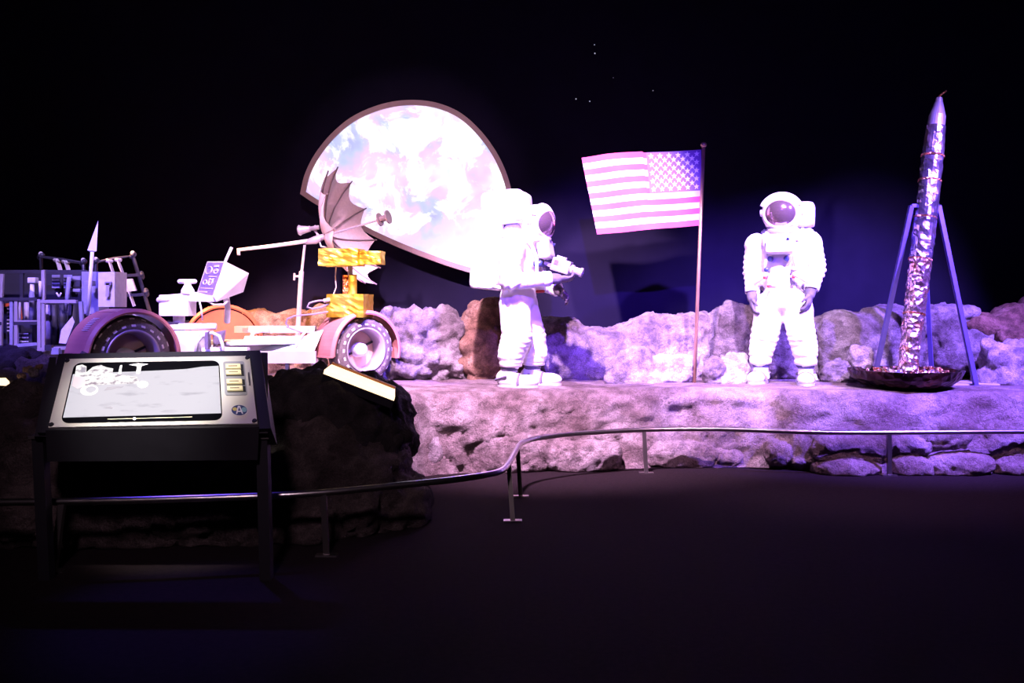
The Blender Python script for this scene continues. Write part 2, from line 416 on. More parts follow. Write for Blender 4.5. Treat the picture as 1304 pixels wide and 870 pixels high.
# the stage with its cast rock front
def front(x):
    pts = [(-9, 6.95), (-4, 6.95), (-2.0, 6.95), (-1.35, 7.1), (-1.0, 7.5), (-.7, 7.86), (0, 7.95), (.5, 8.05), (1.0, 8.2), (1.7, 8.28), (2.4, 8.22), (2.8, 8.02), (3.4, 7.9), (9, 7.86)]
    for (a, b), (c, d) in zip(pts, pts[1:]):
        if x <= c: t = (x-a)/(c-a); t = t*t*(3-2*t); return b+(d-b)*t
    return pts[-1][1]
def make_stage():
    bm = bmesh.new(); nx = 440; prof = []
    for i in range(26): prof.append((0, i/25*(H-.12)))            # the face
    for i in range(1, 9): a = i/8*math.pi/2; prof.append((.14*(1-math.cos(a)), H-.12+.12*math.sin(a)))
    for i in range(1, 22): prof.append((.14+(i/21)**1.5*4.2, H))
    rows = []
    for i in range(nx+1):
        x = -8.6+17.0*i/nx; fy = front(x); row = []
        for dy, z in prof:
            y = min(fy+dy, WALL-.02); co = Vector((x, y, z))
            face = max(0, min(1, (H+.02-z)/.10)) if dy < .15 else 0
            bulge = math.sin(min(1, z/H)*math.pi*.5)
            d = 0
            if dy < .16:
                d1, _ = noise.voronoi(Vector((x*1.15, z*1.7, 3.1)))
                d += .17*(min(d1[1]-d1[0], .6)-.2)*max(0, 1-1.15*z/H)
                d += .10*fract(Vector((x, z*1.2, .5)), 1.7)
                d += .035*fract(co, 7, 4)
                co.y -= d - .06*bulge*0
                co.y += .16*(z/H)**2
            else:
                co.y += .16 if co.y < WALL-.4 else 0
                co.z += .018*fract(co, 1.6, 4)*min(1, (dy-.14)/.2)
            if dy >= .15: co.y = min(co.y, WALL-.02)
            row.append(bm.verts.new(co))
        rows.append(row)
    for a, b in zip(rows, rows[1:]):
        for j in range(len(prof)-1): bm.faces.new((a[j], b[j], b[j+1], a[j+1]))
    me = bpy.data.meshes.new('stage'); bm.to_mesh(me); bm.free()
    return link('stage_platform', me, 'stage_rock', base=(0, 8, 0), smooth=True)
stage = tag(make_stage(), 'long raised stage with a cast moon rock front behind the railing', 'stage')
FR = [(547, 578, 19, 32, 7.95, .12, 'rock_pale'), (640, 580, 62, 30, 8.02, .16, 'stage_rock'), (740, 582, 50, 24, 8.05, .14, 'stage_rock'),
      (860, 580, 52, 20, 8.25, .13, 'stage_rock'), (925, 584, 26, 14, 8.28, .12, 'stage_rock'), (990, 577, 18, 17, 8.1, .13, 'stage_rock'),
      (1026, 570, 22, 30, 8.1, .14, 'stage_rock'), (1082, 572, 48, 26, 7.98, .18, 'stage_rock'), (1080, 597, 44, 14, 7.9, .18, 'stage_rock'),
      (1152, 566, 34, 24, 7.98, .16, 'stage_rock'), (1158, 594, 28, 16, 7.9, .17, 'stage_rock'), (1203, 550, 34, 24, 7.98, .12, 'stage_rock'),
      (1222, 592, 44, 17, 7.9, .18, 'stage_rock'), (1290, 560, 38, 32, 7.98, .14, 'stage_rock'), (1298, 595, 34, 16, 7.9, .17, 'stage_rock'),
      (1390, 580, 60, 30, 7.95, .2, 'stage_rock')]
for i, (x, y, a, b, Y, d, m) in enumerate(FR):
    rock('boulder', None, [(x, y, a, b, Y+.045, d*.92)], 20+i, m, .035, 0.0, .022, parent=stage, freq=3, crag=.5, box=.8)

# the ridge of rocks along the back of the stage
RG = 'rocks along the back of the stage'
rock('rock', 'tan rock ridge behind the warm lit fender of the rover', [(365, 438, 60, 46, 10.5, .25), (430, 430, 50, 40, 10.5, .25)], 1, 'rock_tan', .07, group=RG)
rock('rock', 'low dark rock ridge behind the tool rack and the seats', [(120, 440, 120, 28, 10.5, .25), (-40, 445, 110, 24, 10.5, .25), (260, 440, 60, 30, 10.5, .25)], 2, 'rock_grey', .07, voxel=.05, group=RG)
rock('rock', 'large crumpled rock right of the rover wheel', [(515, 445, 52, 50, 9.75, .40), (560, 446, 40, 46, 9.8, .35), (488, 448, 28, 46, 9.9, .3)], 3, 'rock_grey', .10, crag=1.0, group=RG)
rock('rock', 'brown peaked rock behind the astronaut holding a camera', [(620, 432, 27, 48, 9.85, .3), (632, 455, 42, 38, 9.7, .28), (655, 436, 24, 44, 9.9, .3)], 4, 'rock_brown', .07, group=RG)
rock('rock', 'long smooth rock ridge right of the astronaut holding a camera', [(708, 446, 34, 46, 9.8, .32), (752, 452, 50, 36, 9.8, .32), (690, 450, 26, 48, 9.9, .3)], 5, 'rock_pale', .05, crag=.4, group=RG)
rock('rock', 'broad pale rock behind the flag pole', [(845, 446, 54, 48, 9.9, .36), (805, 450, 40, 40, 9.9, .34), (880, 446, 32, 48, 9.95, .3)], 6, 'rock_pale', .07, crag=.6, group=RG)
rock('rock', 'flat faced pale boulder lying left of the flag pole', [(806, 466, 24, 24, 9.2, .16), (812, 482, 34, 12, 9.15, .16), (852, 472, 30, 20, 9.25, .14)], 7, 'rock_bright', .05, voxel=.025, group=RG)
rock('rock', 'small upright stone right of the flag pole', [(909, 474, 12, 18, 9.05, .10)], 8, 'rock_grey', .035, voxel=.02, group=RG, freq=3)
rock('rock', 'blocky loose rock beside the boot of the standing astronaut', [(933, 470, 19, 22, 9.15, .13), (928, 482, 17, 12, 9.1, .12)], 9, 'rock_bright', .05, voxel=.022, group=RG, freq=2.5)
rock('rock', 'tall rounded rock left of the standing astronaut', [(935, 440, 33, 54, 9.85, .32), (905, 448, 22, 46, 9.9, .28)], 10, 'rock_grey', .07, group=RG)
rock('rock', 'rock ridge behind the legs of the standing astronaut', [(995, 446, 50, 44, 9.95, .32)], 11, 'rock_grey', .07, group=RG)
rock('rock', 'wide humped rock between the astronaut and the foil tube', [(1075, 442, 42, 44, 9.8, .34), (1122, 440, 44, 50, 9.85, .34)], 12, 'rock_grey', .06, crag=.4, group=RG)
rock('rock', 'round pale stone left of the dark dish', [(1094, 456, 14, 16, 9.05, .12)], 13, 'rock_pale', .025, zmin=None, voxel=.02, group=RG, freq=3)
rock('rock', 'lumpy small rock heap between the dish and the astronaut', [(1066, 474, 18, 17, 9.1, .14), (1092, 480, 20, 12, 9.1, .15)], 14, 'rock_grey', .04, voxel=.02, group=RG, freq=3)
rock('rock', 'layered rock wall behind the tripod legs', [(1195, 442, 52, 46, 9.9, .34), (1180, 410, 40, 20, 9.8, .3), (1222, 450, 40, 34, 9.7, .3)], 15, 'rock_grey', .07, crag=.8, group=RG)
rock('rock', 'flat cap stone resting on the rock wall by the tripod', [(1208, 398, 36, 11, 9.75, .22)], 16, 'rock_grey', .03, zmin=None, voxel=.025, group=RG)
rock('rock', 'long low slab of brown rock right of the cap stone', [(1270, 418, 40, 17, 9.65, .28), (1310, 412, 44, 20, 9.7, .28)], 17, 'rock_brown', .05, zmin=None, voxel=.03, group=RG)
rock('rock', 'dark rounded rock under the brown slab', [(1255, 450, 40, 40, 9.8, .3), (1300, 445, 50, 40, 9.8, .3)], 18, 'rock_brown', .06, group=RG)
rock('rock', 'high dark rock at the end of the ridge', [(1310, 402, 36, 16, 10.0, .3), (1350, 430, 60, 56, 9.95, .32)], 19, 'rock_brown', .05, zmin=None, group=RG)
rock('rock', 'dark round boulder above the knobbly grey boulder', [(1295, 432, 24, 14, 9.35, .18), (1310, 460, 30, 24, 9.4, .2)], 21, 'rock_brown', .04, voxel=.025, group=RG)
rock('rock', 'knobbly grey boulder beside the foot of the tripod', [(1284, 470, 30, 28, 9.0, .24), (1305, 466, 34, 32, 9.0, .24), (1270, 450, 18, 14, 9.05, .16), (1258, 482, 14, 12, 8.95, .12)], 20, 'rock_bright', .06, voxel=.025, group=RG, freq=2.2)

# the dark mound in front of the stage
def mound_px(x, y, Y): return P(x, y, Y)
mound = thing('rock_mound', 'dark unlit rock mound behind the railing and the monitor stand', 'rock mound', GZ(300, 700, 0))
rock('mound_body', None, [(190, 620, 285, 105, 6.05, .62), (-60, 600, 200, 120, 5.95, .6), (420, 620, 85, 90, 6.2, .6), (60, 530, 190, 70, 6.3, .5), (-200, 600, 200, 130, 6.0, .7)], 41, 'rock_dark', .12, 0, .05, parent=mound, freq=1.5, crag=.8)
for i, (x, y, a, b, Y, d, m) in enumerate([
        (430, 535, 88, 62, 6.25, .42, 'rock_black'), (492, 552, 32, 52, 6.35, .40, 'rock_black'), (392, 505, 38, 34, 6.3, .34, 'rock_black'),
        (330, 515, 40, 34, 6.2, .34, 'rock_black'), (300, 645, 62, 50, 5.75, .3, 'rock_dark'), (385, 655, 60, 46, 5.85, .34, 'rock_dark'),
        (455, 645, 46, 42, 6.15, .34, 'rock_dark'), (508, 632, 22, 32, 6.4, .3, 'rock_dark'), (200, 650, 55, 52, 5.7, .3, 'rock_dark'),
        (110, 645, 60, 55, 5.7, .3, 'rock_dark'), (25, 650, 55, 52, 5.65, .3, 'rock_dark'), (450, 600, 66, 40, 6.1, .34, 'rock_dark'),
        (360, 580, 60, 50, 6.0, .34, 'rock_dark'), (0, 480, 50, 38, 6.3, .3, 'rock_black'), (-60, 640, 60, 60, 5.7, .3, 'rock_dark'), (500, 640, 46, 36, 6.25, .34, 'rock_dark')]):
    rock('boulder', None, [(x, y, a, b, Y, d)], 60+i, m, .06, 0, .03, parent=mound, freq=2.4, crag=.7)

# ------------------------------------------------------------------ the lit earth on the back wall
def smooth_poly(pts, n=6):
    out = []
    N_ = len(pts)
    for i in range(N_):
        p0, p1, p2, p3 = [Vector(pts[(i+k-1) % N_]) for k in range(4)]
        for k in range(n):
            t = k/n
            out.append(.5*((2*p1)+(p2-p0)*t+(2*p0-5*p1+4*p2-p3)*t*t+(3*p1-p0-3*p2+p3)*t**3))
    return out
up = [(382, 247), (388, 222), (401, 196), (421, 171), (446, 150), (475, 136), (505, 128.5), (535, 127.5), (562, 132.5), (587, 144), (609, 163), (628, 187), (642, 213), (651, 241), (654, 268), (652, 298), (645, 326), (634, 352)]
lo = [(634, 352), (612, 350.5), (585, 343.5), (555, 333.5), (522, 321), (488, 306.5), (455, 290), (425, 273), (400, 259), (382, 247)]
def open_smooth(pts, n=5):
    q = [Vector(p) for p in pts]; q = [2*q[0]-q[1]]+q+[2*q[-1]-q[-2]]; out = []
    for i in range(1, len(q)-2):
        p0, p1, p2, p3 = q[i-1:i+3]
        for k in range(n):
            t = k/n; out.append(.5*((2*p1)+(p2-p0)*t+(2*p0-5*p1+4*p2-p3)*t*t+(3*p1-p0-3*p2+p3)*t**3))
    return out
ring = open_smooth(up)+open_smooth(lo)
EY = 10.62
def inset(ring, d):
    out = []; n = len(ring)
    for i in range(n):
        a = ring[i-1]; b = ring[(i+1) % n]; t = (b-a).normalized(); out.append(ring[i]+Vector((-t.y, t.x))*d)
    return out
inn = inset(ring, 6.5)
eb = P(500, 300, EY)
earth = thing('earth_display', 'glowing half earth picture in a brown rim on the back wall', 'display', eb)
bm = bmesh.new(); n = len(ring)
rows = []
for (rg, dy) in ((ring, WALL-EY), (ring, 0), (inn, 0), (inn, .03)):
    rows.append([bm.verts.new(P(p.x, p.y, EY)+Vector((0, dy, 0))) for p in rg])
for A, B in zip(rows, rows[1:]):
    for i in range(n): bm.faces.new((A[i], A[(i+1) % n], B[(i+1) % n], B[i]))
bmesh.ops.recalc_face_normals(bm, faces=bm.faces[:])
me = bpy.data.meshes.new('rim'); bm.to_mesh(me); bm.free(); link('rim', me, 'earth_frame', earth)
MB().prism([P(p.x, p.y, EY)+Vector((0, .025, 0)) for p in inset(ring, 6.0)], (0, .03, 0)).build('picture', 'earth_screen', earth)

# ------------------------------------------------------------------ flag on its pole
fb = GZ(884, 487, H); FT = P(896, 187, fb.y)
fl = thing('flag', 'american flag on a copper coloured pole among pale rocks', 'flag', fb)
MB().tube([fb-Vector((0, 0, .03)), fb.lerp(FT, .5), FT], .019, 12).build('pole', 'flag_pole', fl, smooth=True)
MB().ell(FT+Vector((0, 0, .02)), (.033, .033, .03), 3).build('finial', 'flag_pole', fl, smooth=True)
TRc, TLc, BRc, BLc = P(893, 190.5, fb.y), P(741, 200, fb.y-.10), P(892, 287, fb.y), P(760.5, 298.5, fb.y-.02)
def flagpt(u, v, off=0):
    p = (TRc.lerp(TLc, u)).lerp(BRc.lerp(BLc, u), v)
    p.z -= .012*math.sin(u*math.pi)*0 - .018*math.sin(u*math.pi)*(1-v)*(.3 if u < .5 else 1)
    p.y += .035*math.sin(u*7+v*1.5)*min(1, u*4) + .02*math.sin(u*13+v*4+1)*u + .012*noise.noise(Vector((u*6, v*5, 1)))
    p.y += off
    return p
bm = bmesh.new(); uvl = bm.loops.layers.uv.new('UVMap'); NU, NV = 60, 39
G = [[bm.verts.new(flagpt(i/NU, j/NV)) for j in range(NV+1)] for i in range(NU+1)]
for i in range(NU):
    for j in range(NV):
        f = bm.faces.new((G[i][j], G[i][j+1], G[i+1][j+1], G[i+1][j]))
        for l, (a, b) in zip(f.loops, ((i, j), (i, j+1), (i+1, j+1), (i+1, j))): l[uvl].uv = (a/NU, b/NV)
me = bpy.data.meshes.new('cloth'); bm.to_mesh(me); bm.free(); link('cloth', me, 'flag_cloth', fl, smooth=True)
for side in (-1, 1):
    mb = MB()
    for r in range(9):
        for c in range(6 if r % 2 == 0 else 5):
            u0 = .465*(1+(2*c if r % 2 == 0 else 2*c+1))/12; v0 = 7/13*(r+1)/10
            pts = []
            for k in range(10):
                a = math.pi/2+k*math.pi/5; R = .034 if k % 2 == 0 else .0145
                pts.append(mb.bm.verts.new(flagpt(u0+R*math.cos(a)/1.28, v0-R*math.sin(a)/.80, side*.004)))
            cv = mb.bm.verts.new(flagpt(u0, v0, side*.005))
            for k in range(10): mb.bm.faces.new((cv, pts[k], pts[(k+1) % 10]))
    mb.build('stars', 'star_white', fl)['kind'] = 'stuff'

# ------------------------------------------------------------------ railing
RH = .40
rp = [(-160, 641), (0, 640), (160, 637.5), (330, 632), (412, 627.5), (500, 619), (560, 613), (600, 608), (628, 603), (641, 598), (649, 588), (655, 577), (662, 566), (676, 560), (700, 556), (740, 552), (820, 547.5), (900, 546.5), (950, 547.5), (1000, 549.5), (1060, 551), (1132, 551), (1220, 550.5), (1304, 550), (1480, 550)]
q = open_smooth(rp, 6)
rail_pts = [GZ(p.x, p.y, RH) for p in q]
rail = thing('railing', 'low curved steel tube railing in front of the rocks', 'railing', GZ(412, 707, 0))
MB().tube(rail_pts, .022, 12).build('rail', 'chrome', rail, smooth=True)
def foot_of(px):
    b = min(rail_pts, key=lambda p: abs(CX+p.x*F/p.y-px)); return b
for (tx, bx, by) in ((67, 68, 699), (410, 416, 708), (648, 653, 664), (659, 663, 623), (820, 823, 598.5), (1132, 1132.5, 606), (-120, -118, 712)):
    t = foot_of(tx); f0 = GZ(bx, by, 0)
    f0 = Vector(((bx-CX)*t.y/F, t.y, 0)) if abs(f0.y-t.y) > .12 else f0
    pst = MB().bar(f0, t-Vector((0, 0, .012)), .034, .034).build('post', 'post_metal', rail)
    MB().box(f0+Vector((0, 0, .005)), (.13, .06, .01)).build('base_plate', 'chrome', pst)

# ------------------------------------------------------------------ monitor stand
KY = 4.85
kb = GZ(190, 735, 0)
con = thing('monitor_stand', 'black stand with a tilted video screen and yellow buttons', 'monitor', kb)
TLk, TRk = P(84, 458, 4.98), P(318, 454, 4.98)          # panel corners, upper edge farther away
BLk, BRk = P(62, 545, 4.66), P(328, 540, 4.66)
def kp(u, v, h=0):
    p = (TLk.lerp(TRk, u)).lerp(BLk.lerp(BRk, u), v)
    nrm = (BLk-TLk).cross(TRk-TLk).normalized(); nrm = nrm if nrm.y < 0 else -nrm
    return p+nrm*h
def kquad(u0, v0, u1, v1, h0, h1):
    mb = MB(); a = [kp(u, v, h0) for u, v in ((u0, v0), (u1, v0), (u1, v1), (u0, v1))]
    return mb.prism(a, kp(0, 0, h1)-kp(0, 0, h0))
def kround(u0, v0, u1, v1, r, h0, h1, asp=.42):
    pts = []
    for cx, cy, a0 in ((u1-r*asp, v1-r, 0), (u0+r*asp, v1-r, 90), (u0+r*asp, v0+r, 180), (u1-r*asp, v0+r, 270)):
        for k in range(6):
            a = math.radians(a0+k*18); pts.append(kp(cx+r*asp*math.cos(a), cy+r*math.sin(a), h0))
    return MB().prism(pts, kp(0, 0, h1)-kp(0, 0, h0))
kquad(-.05, -.10, 1.06, 1.06, -.16, -.004).build('housing', 'black_metal', con)
MB().hull([P(58, 548, 4.64), P(330, 544, 4.64), P(60, 588, 4.68), P(328, 586, 4.68), P(58, 548, 4.80), P(330, 544, 4.80), P(60, 588, 4.80), P(328, 586, 4.80)]).build('apron', 'black_metal', con)
for (x0, x1) in ((44, 58), (329, 341)):
    top = 455 if x0 < 100 else 450
    if x0 < 100:
        MB().hull([P(63, 455, 5.05), P(72, 455, 5.05), P(44, 556, 4.66), P(60, 556, 4.66), P(63, 470, 5.12), P(72, 470, 5.12), P(44, 570, 4.9), P(60, 570, 4.9)]).build('side_panel', 'black_metal', con)
    else:
        MB().hull([P(322, 449, 5.05), P(341, 449, 5.05), P(328, 552, 4.66), P(341, 552, 4.66), P(322, 470, 5.12), P(341, 470, 5.12), P(328, 570, 4.9), P(341, 570, 4.9)]).build('side_panel', 'black_metal', con)
    xc = (x0+x1)/2; a = P(xc, 556, 4.75); b = Vector((a.x, 4.82, 0))
    ps = MB().bar(b, a, .062, .062).build('post', 'black_metal', con)
    MB().bar(a-Vector((0, 0, .008)), a+Vector((0, 0, .008)), .085, .085).build('bracket', 'post_metal', ps)
bz = kquad(0, 0, 1, 1, -.004, .006).build('bezel', 'screen_bezel', con)
for u, v in ((.012, .03), (.988, .03), (.012, .965), (.988, .965)):
    MB().lathe([(.0, .012), (.012, .012), (.014, .006)], kp(u, v, 0), kp(0, 0, 1)-kp(0, 0, 0), 10).build('screw', 'black_metal', bz)
sc = kround(.055, .07, .835, .95, .09, .006, .009).build('screen', 'screen_black', con)
def kpoly(pts, h, name, m):
    return MB().prism([kp(u, v, h) for u, v in pts], kp(0, 0, .0006)-kp(0, 0, 0)).build(name, m, sc)
hz = [(.062, .245), (.16, .235), (.3, .225), (.45, .215), (.58, .205), (.66, .195), (.74, .165), (.83, .155)]
kpoly(hz+[(.83, .855), (.062, .875)], .0092, 'moon_picture', 'screen_moon')
def kcirc(u, v, ru, rv, h, name, m, n=18): return kpoly([(u+ru*math.cos(2*math.pi*k/n), v+rv*math.sin(2*math.pi*k/n)) for k in range(n)], h, name, m)
kpoly([(.07, .12), (.10, .10), (.125, .13), (.13, .22), (.16, .14), (.20, .11), (.235, .15), (.27, .17), (.27, .25), (.40, .30), (.42, .40), (.10, .42), (.075, .36)], .0100, 'rover_picture', 'screen_rover')
kpoly([(.10, .14), (.125, .15), (.125, .22), (.10, .22)], .0106, 'seat_picture', 'screen_shade')
kpoly([(.07, .28), (.13, .30), (.14, .44), (.10, .46), (.072, .42)], .0106, 'tool_picture', 'screen_pink')
kcirc(.165, .49, .045, .075, .0106, 'wheel_picture', 'screen_white'); kcirc(.172, .48, .028, .05, .0112, 'wheel_picture', 'screen_moon')
kcirc(.435, .42, .028, .05, .0106, 'wheel_picture', 'screen_white'); kcirc(.44, .42, .016, .03, .0112, 'wheel_picture', 'screen_pink')
kpoly([(.30, .25), (.305, .12), (.315, .12), (.315, .25)], .0100, 'mast_picture', 'screen_white')
kpoly([(.35, .115), (.40, .095), (.455, .11), (.42, .14), (.415, .25), (.395, .25), (.395, .14)], .0100, 'antenna_picture', 'screen_white')
kpoly([(.24, .50), (.255, .45), (.34, .44), (.33, .46), (.27, .49)], .0106, 'shadow_picture', 'screen_shade')
kpoly([(.25, .755), (.285, .735), (.30, .75), (.295, .765)], .0106, 'stone_picture', 'screen_shade')
kpoly([(.28, .905), (.69, .895), (.69, .903), (.28, .913)], .0092, 'slider_line', 'button')
kcirc(.41, .909, .008, .02, .0098, 'slider_knob', 'screen_white')
bp = kround(.855, .09, .968, .60, .03, .006, .010).build('button_plate', 'button_plate', con)
for v in (.155, .245, .385, .485):
    kquad(.868, v-.012, .962, v+.072, .010, .013).build('button_frame', 'black_plastic', bp)
    kquad(.870, v-.004, .948, v+.062, .010, .024).build('button', 'button', bp)
    kquad(.885, v+.022, .932, v+.036, .024, .0245).build('button_text', 'button_text', bp)
hs = MB().bar(kp(.985, .27, .012), kp(.985, .46, .012), .008, .008).build('latch', 'chrome', con)
def kdisc(u, v, ru, rv, h0, h1, n=28): return MB().prism([kp(u+ru*math.cos(2*math.pi*k/n), v+rv*math.sin(2*math.pi*k/n), h0) for k in range(n)], kp(0, 0, h1)-kp(0, 0, h0))
e0 = kdisc(.92, .815, .041, .080, .006, .0085).build('emblem', 'emblem_white', con)
kdisc(.92, .815, .0385, .074, .0085, .0092).build('emblem_field', 'emblem_blue', e0)
kdisc(.944, .81, .013, .035, .0092, .0095, 16).build('emblem_moon', 'emblem_teal', e0)
kdisc(.899, .80, .012, .025, .0092, .0095, 16).build('emblem_land', 'emblem_gold', e0)
MB().prism([kp(u, v, .0095) for u, v in ((.915, .755), (.925, .755), (.938, .868), (.931, .868), (.928, .842), (.912, .842), (.909, .868), (.902, .868))], kp(0, 0, .0006)-kp(0, 0, 0)).build('emblem_letter', 'emblem_white', e0)
MB().prism([kp(u, v, .0102) for u, v in ((.919, .78), (.921, .78), (.926, .826), (.914, .826))], kp(0, 0, .0005)-kp(0, 0, 0)).build('emblem_letter_hole', 'emblem_blue', e0)

# ------------------------------------------------------------------ lit label panels in the mound
def lit_panel(label, a, b, c, d, back):
    o = thing('information_panel', label, 'sign', (a+b+c+d)/4)
    nrm = (b-a).cross(d-a).normalized(); nrm = nrm if nrm.z > 0 else -nrm
    MB().prism([a, b, c, d], -nrm*.03).build('lit_face', 'panel_glow', o)
    MB().bar(a+nrm*.006, b+nrm*.006, .02, .016).build('edge_strip', 'panel_edge', o)
    MB().prism([p-nrm*.03 for p in (a, b, c, d)], -nrm*.06).build('housing', 'black_metal', o)
lit_panel('glowing slanted label panel set in the dark rock by the rover wheel', P(423, 463.5, 6.02), P(503, 495, 5.92), P(503, 505.5, 5.78), P(413, 471, 5.88), .1)
lit_panel('glowing label panel in the dark rock below the tool rack', P(-60, 470, 6.0), P(4, 478, 5.95), P(12, 486, 5.75), P(-60, 484, 5.8), .1)
for i, (x, y, a, b, m) in enumerate(((35, 471, 6, 5, 'rock_tan'), (28, 479, 5, 4, 'rock_tan'), (50, 467, 5, 4, 'rock_brown'), (43, 474, 6, 7, 'rock_grey'))):
    rock('stone', ('small tan stone on the mound beside the label panel', 'small flat tan stone on the mound nearest the label panel', 'small brown stone on the mound nearest the monitor stand', 'small grey stone between tan and brown ones on the mound')[i], [(x, y, a, b, 5.85, .03)], 90+i, m, .008, None, .008, cat='stone', group='small stones on the mound', freq=8)

# ------------------------------------------------------------------ lunar rover
fwd = Vector((.79, .613, 0)).normalized(); out = Vector((fwd.y, -fwd.x, 0))
WR = .40
wf = Vector((-1.59, 9.05, H+.350)); wr = Vector((-3.385, 7.60, H+.355)); wx = Vector((-3.34, 10.0, H+.40))
rover = thing('lunar_rover', 'moon buggy with brown fenders and gold foil camera box', 'vehicle', Vector((-2.5, 8.6, H)))
def wheel(c, n, f, name_m='fender', near=True, R=WR, label=False):
    zc = Vector((0, 0, 1)); M = Matrix((f, -n, zc)).transposed()
    def L2(p): return c+M @ Vector(p)
    root = MB(); w2 = .12
    # profile around the axle: radius, height along outward normal
    prof = [(R*.60, w2*.95), (R*.68, w2*1.08), (R*.86, w2*1.0), (R*.96, w2*.62), (R, 0), (R*.96, -w2*.62), (R*.86, -w2), (R*.68, -w2*1.08), (R*.60, -w2*.95)]
    ty = MB().lathe(prof, c, n, 44).build('tyre', 'tyre', rover, smooth=True)
    rimp = [(R*.61, w2*.98), (R*.655, w2*1.10), (R*.60, w2*1.06), (R*.575, w2*.2), (R*.55, -w2*.9), (R*.66, -w2*.98)]
    rm = MB().lathe(rimp, c, n, 44).build('rim', 'rim', rover, smooth=True)
    MB().lathe([(.0, -w2*.55), (R*.56, -w2*.62), (R*.57, -w2*.8), (0, -w2*.8)], c, n, 36).build('hub_disc', 'hub_disc', rm)
    hc = MB().lathe([(0, w2*.55), (.04, w2*.52), (.068, w2*.3), (.075, -.02), (.08, -w2*.6)], c, n, 24).build('hub_cap', 'suit_hard', rm, smooth=True)
    sp = math.radians(24)
    d = f*math.cos(sp)+zc*math.sin(sp)
    for s in (-1, 1): MB().bar(c+d*s*.075-n*.055, c+d*s*R*.55-n*.055, .018, .02).build('spoke', 'black_plastic', rm)
    # chevrons on the shoulder of the tyre, one piece each
    for k in range(20):
        a = 2*math.pi*k/20; rad = f*math.cos(a)+zc*math.sin(a); tan = -f*math.sin(a)+zc*math.cos(a)
        p0 = c+rad*R*.72+n*w2*1.06; p1 = c+rad*R*.92+n*w2*.78
        MB().prism([p0-tan*.018, p0+tan*.018, p1+tan*.024, p1-tan*.018], n*.006).build('chevron', 'chevron', ty)
    # fender
    Rf = R+.055; th = .012; wb = .26
    secs = []
    fp = [(Rf, -wb), (Rf, w2*1.15), (Rf-.03, w2*1.35), (Rf-.045, w2*1.30), (Rf-th, w2*1.05), (Rf-th, -wb)]
    x0, y0 = f, zc
    bm = bmesh.new(); rings = []; K = 40; A0, A1 = math.radians(-14), math.radians(188)
    for k in range(K+1):
        a = A0+(A1-A0)*k/K; rad = x0*math.cos(a)+y0*math.sin(a)
        flare = 1+.04*max(0, (k/K-.9)*10)
        rings.append([bm.verts.new(c+rad*r*flare+n*h) for r, h in fp])
    for A, B in zip(rings, rings[1:]):
        for i in range(len(fp)): bm.faces.new((A[i], A[(i+1) % len(fp)], B[(i+1) % len(fp)], B[i]))
    bm.faces.new(rings[0]); bm.faces.new(rings[-1][::-1]); bmesh.ops.recalc_face_normals(bm, faces=bm.faces[:])
    me = bpy.data.meshes.new('fender'); bm.to_mesh(me); bm.free()
    fe = link('fender', me, name_m, rover, smooth=False)
    for a in (math.radians(112), math.radians(58)):                # raised seams
        pts = [c+(x0*math.cos(a)+y0*math.sin(a))*(Rf+.002)+n*h for h in (-wb, 0, w2*1.1)]
        MB().tube(pts, .005, 6).build('seam', name_m, fe)
    # lip at the rear end of the fender
    a = A1; rad = x0*math.cos(a)+y0*math.sin(a)
    MB().bar(c+rad*(Rf*1.04)-n*wb, c+rad*(Rf*1.04)+n*w2*1.3, .05, .012).build('lip', name_m, fe)
    # axle and arm towards the chassis
    MB().tube([c-n*.05, c-n*.34], .045, 12).build('drive_motor', 'grey_plate', rover, smooth=True)
    return fe, Rf
nf = Vector((math.sin(math.radians(41)), -math.cos(math.radians(41)), 0))
fe, Rf = wheel(wf, nf, Vector((-nf.y, nf.x, 0)), R=.36)
a0 = math.radians(20); nr = Vector((math.sin(math.radians(48)), -math.cos(math.radians(48)), 0)); fr = Vector((-nr.y, nr.x, 0))
fe2, Rf2 = wheel(wr, nr, fr, R=.37)
for k in range(8):                                                 # striped label on the rear fender
    a = math.radians(146-2.6*k); rad = fr*math.cos(a)+Vector((0, 0, 1))*math.sin(a)
    MB().bar(wr+rad*(Rf2+.006)-nr*.06, wr+rad*(Rf2+.006)+nr*.05, .010 if k else .012, .004).build('label_stripe', 'white_paint', fe2)
nx_ = -out
fx, _ = wheel(wx, Vector((math.sin(math.radians(20)), -math.cos(math.radians(20)), 0)), Vector((math.cos(math.radians(20)), math.sin(math.radians(20)), 0)), 'fender_warm_lit', R=.38)
ng = Vector((math.sin(.35), -math.cos(.35), 0)); fg = Vector((-ng.y, ng.x, 0))
MB().prism([wx+ng*.135+(fg*math.cos(a)+Vector((0, 0, 1))*math.sin(a))*.375 for a in [math.pi*k/24 for k in range(25)]], ng*.008).build('guard_plate', 'fender_warm_lit', fx)
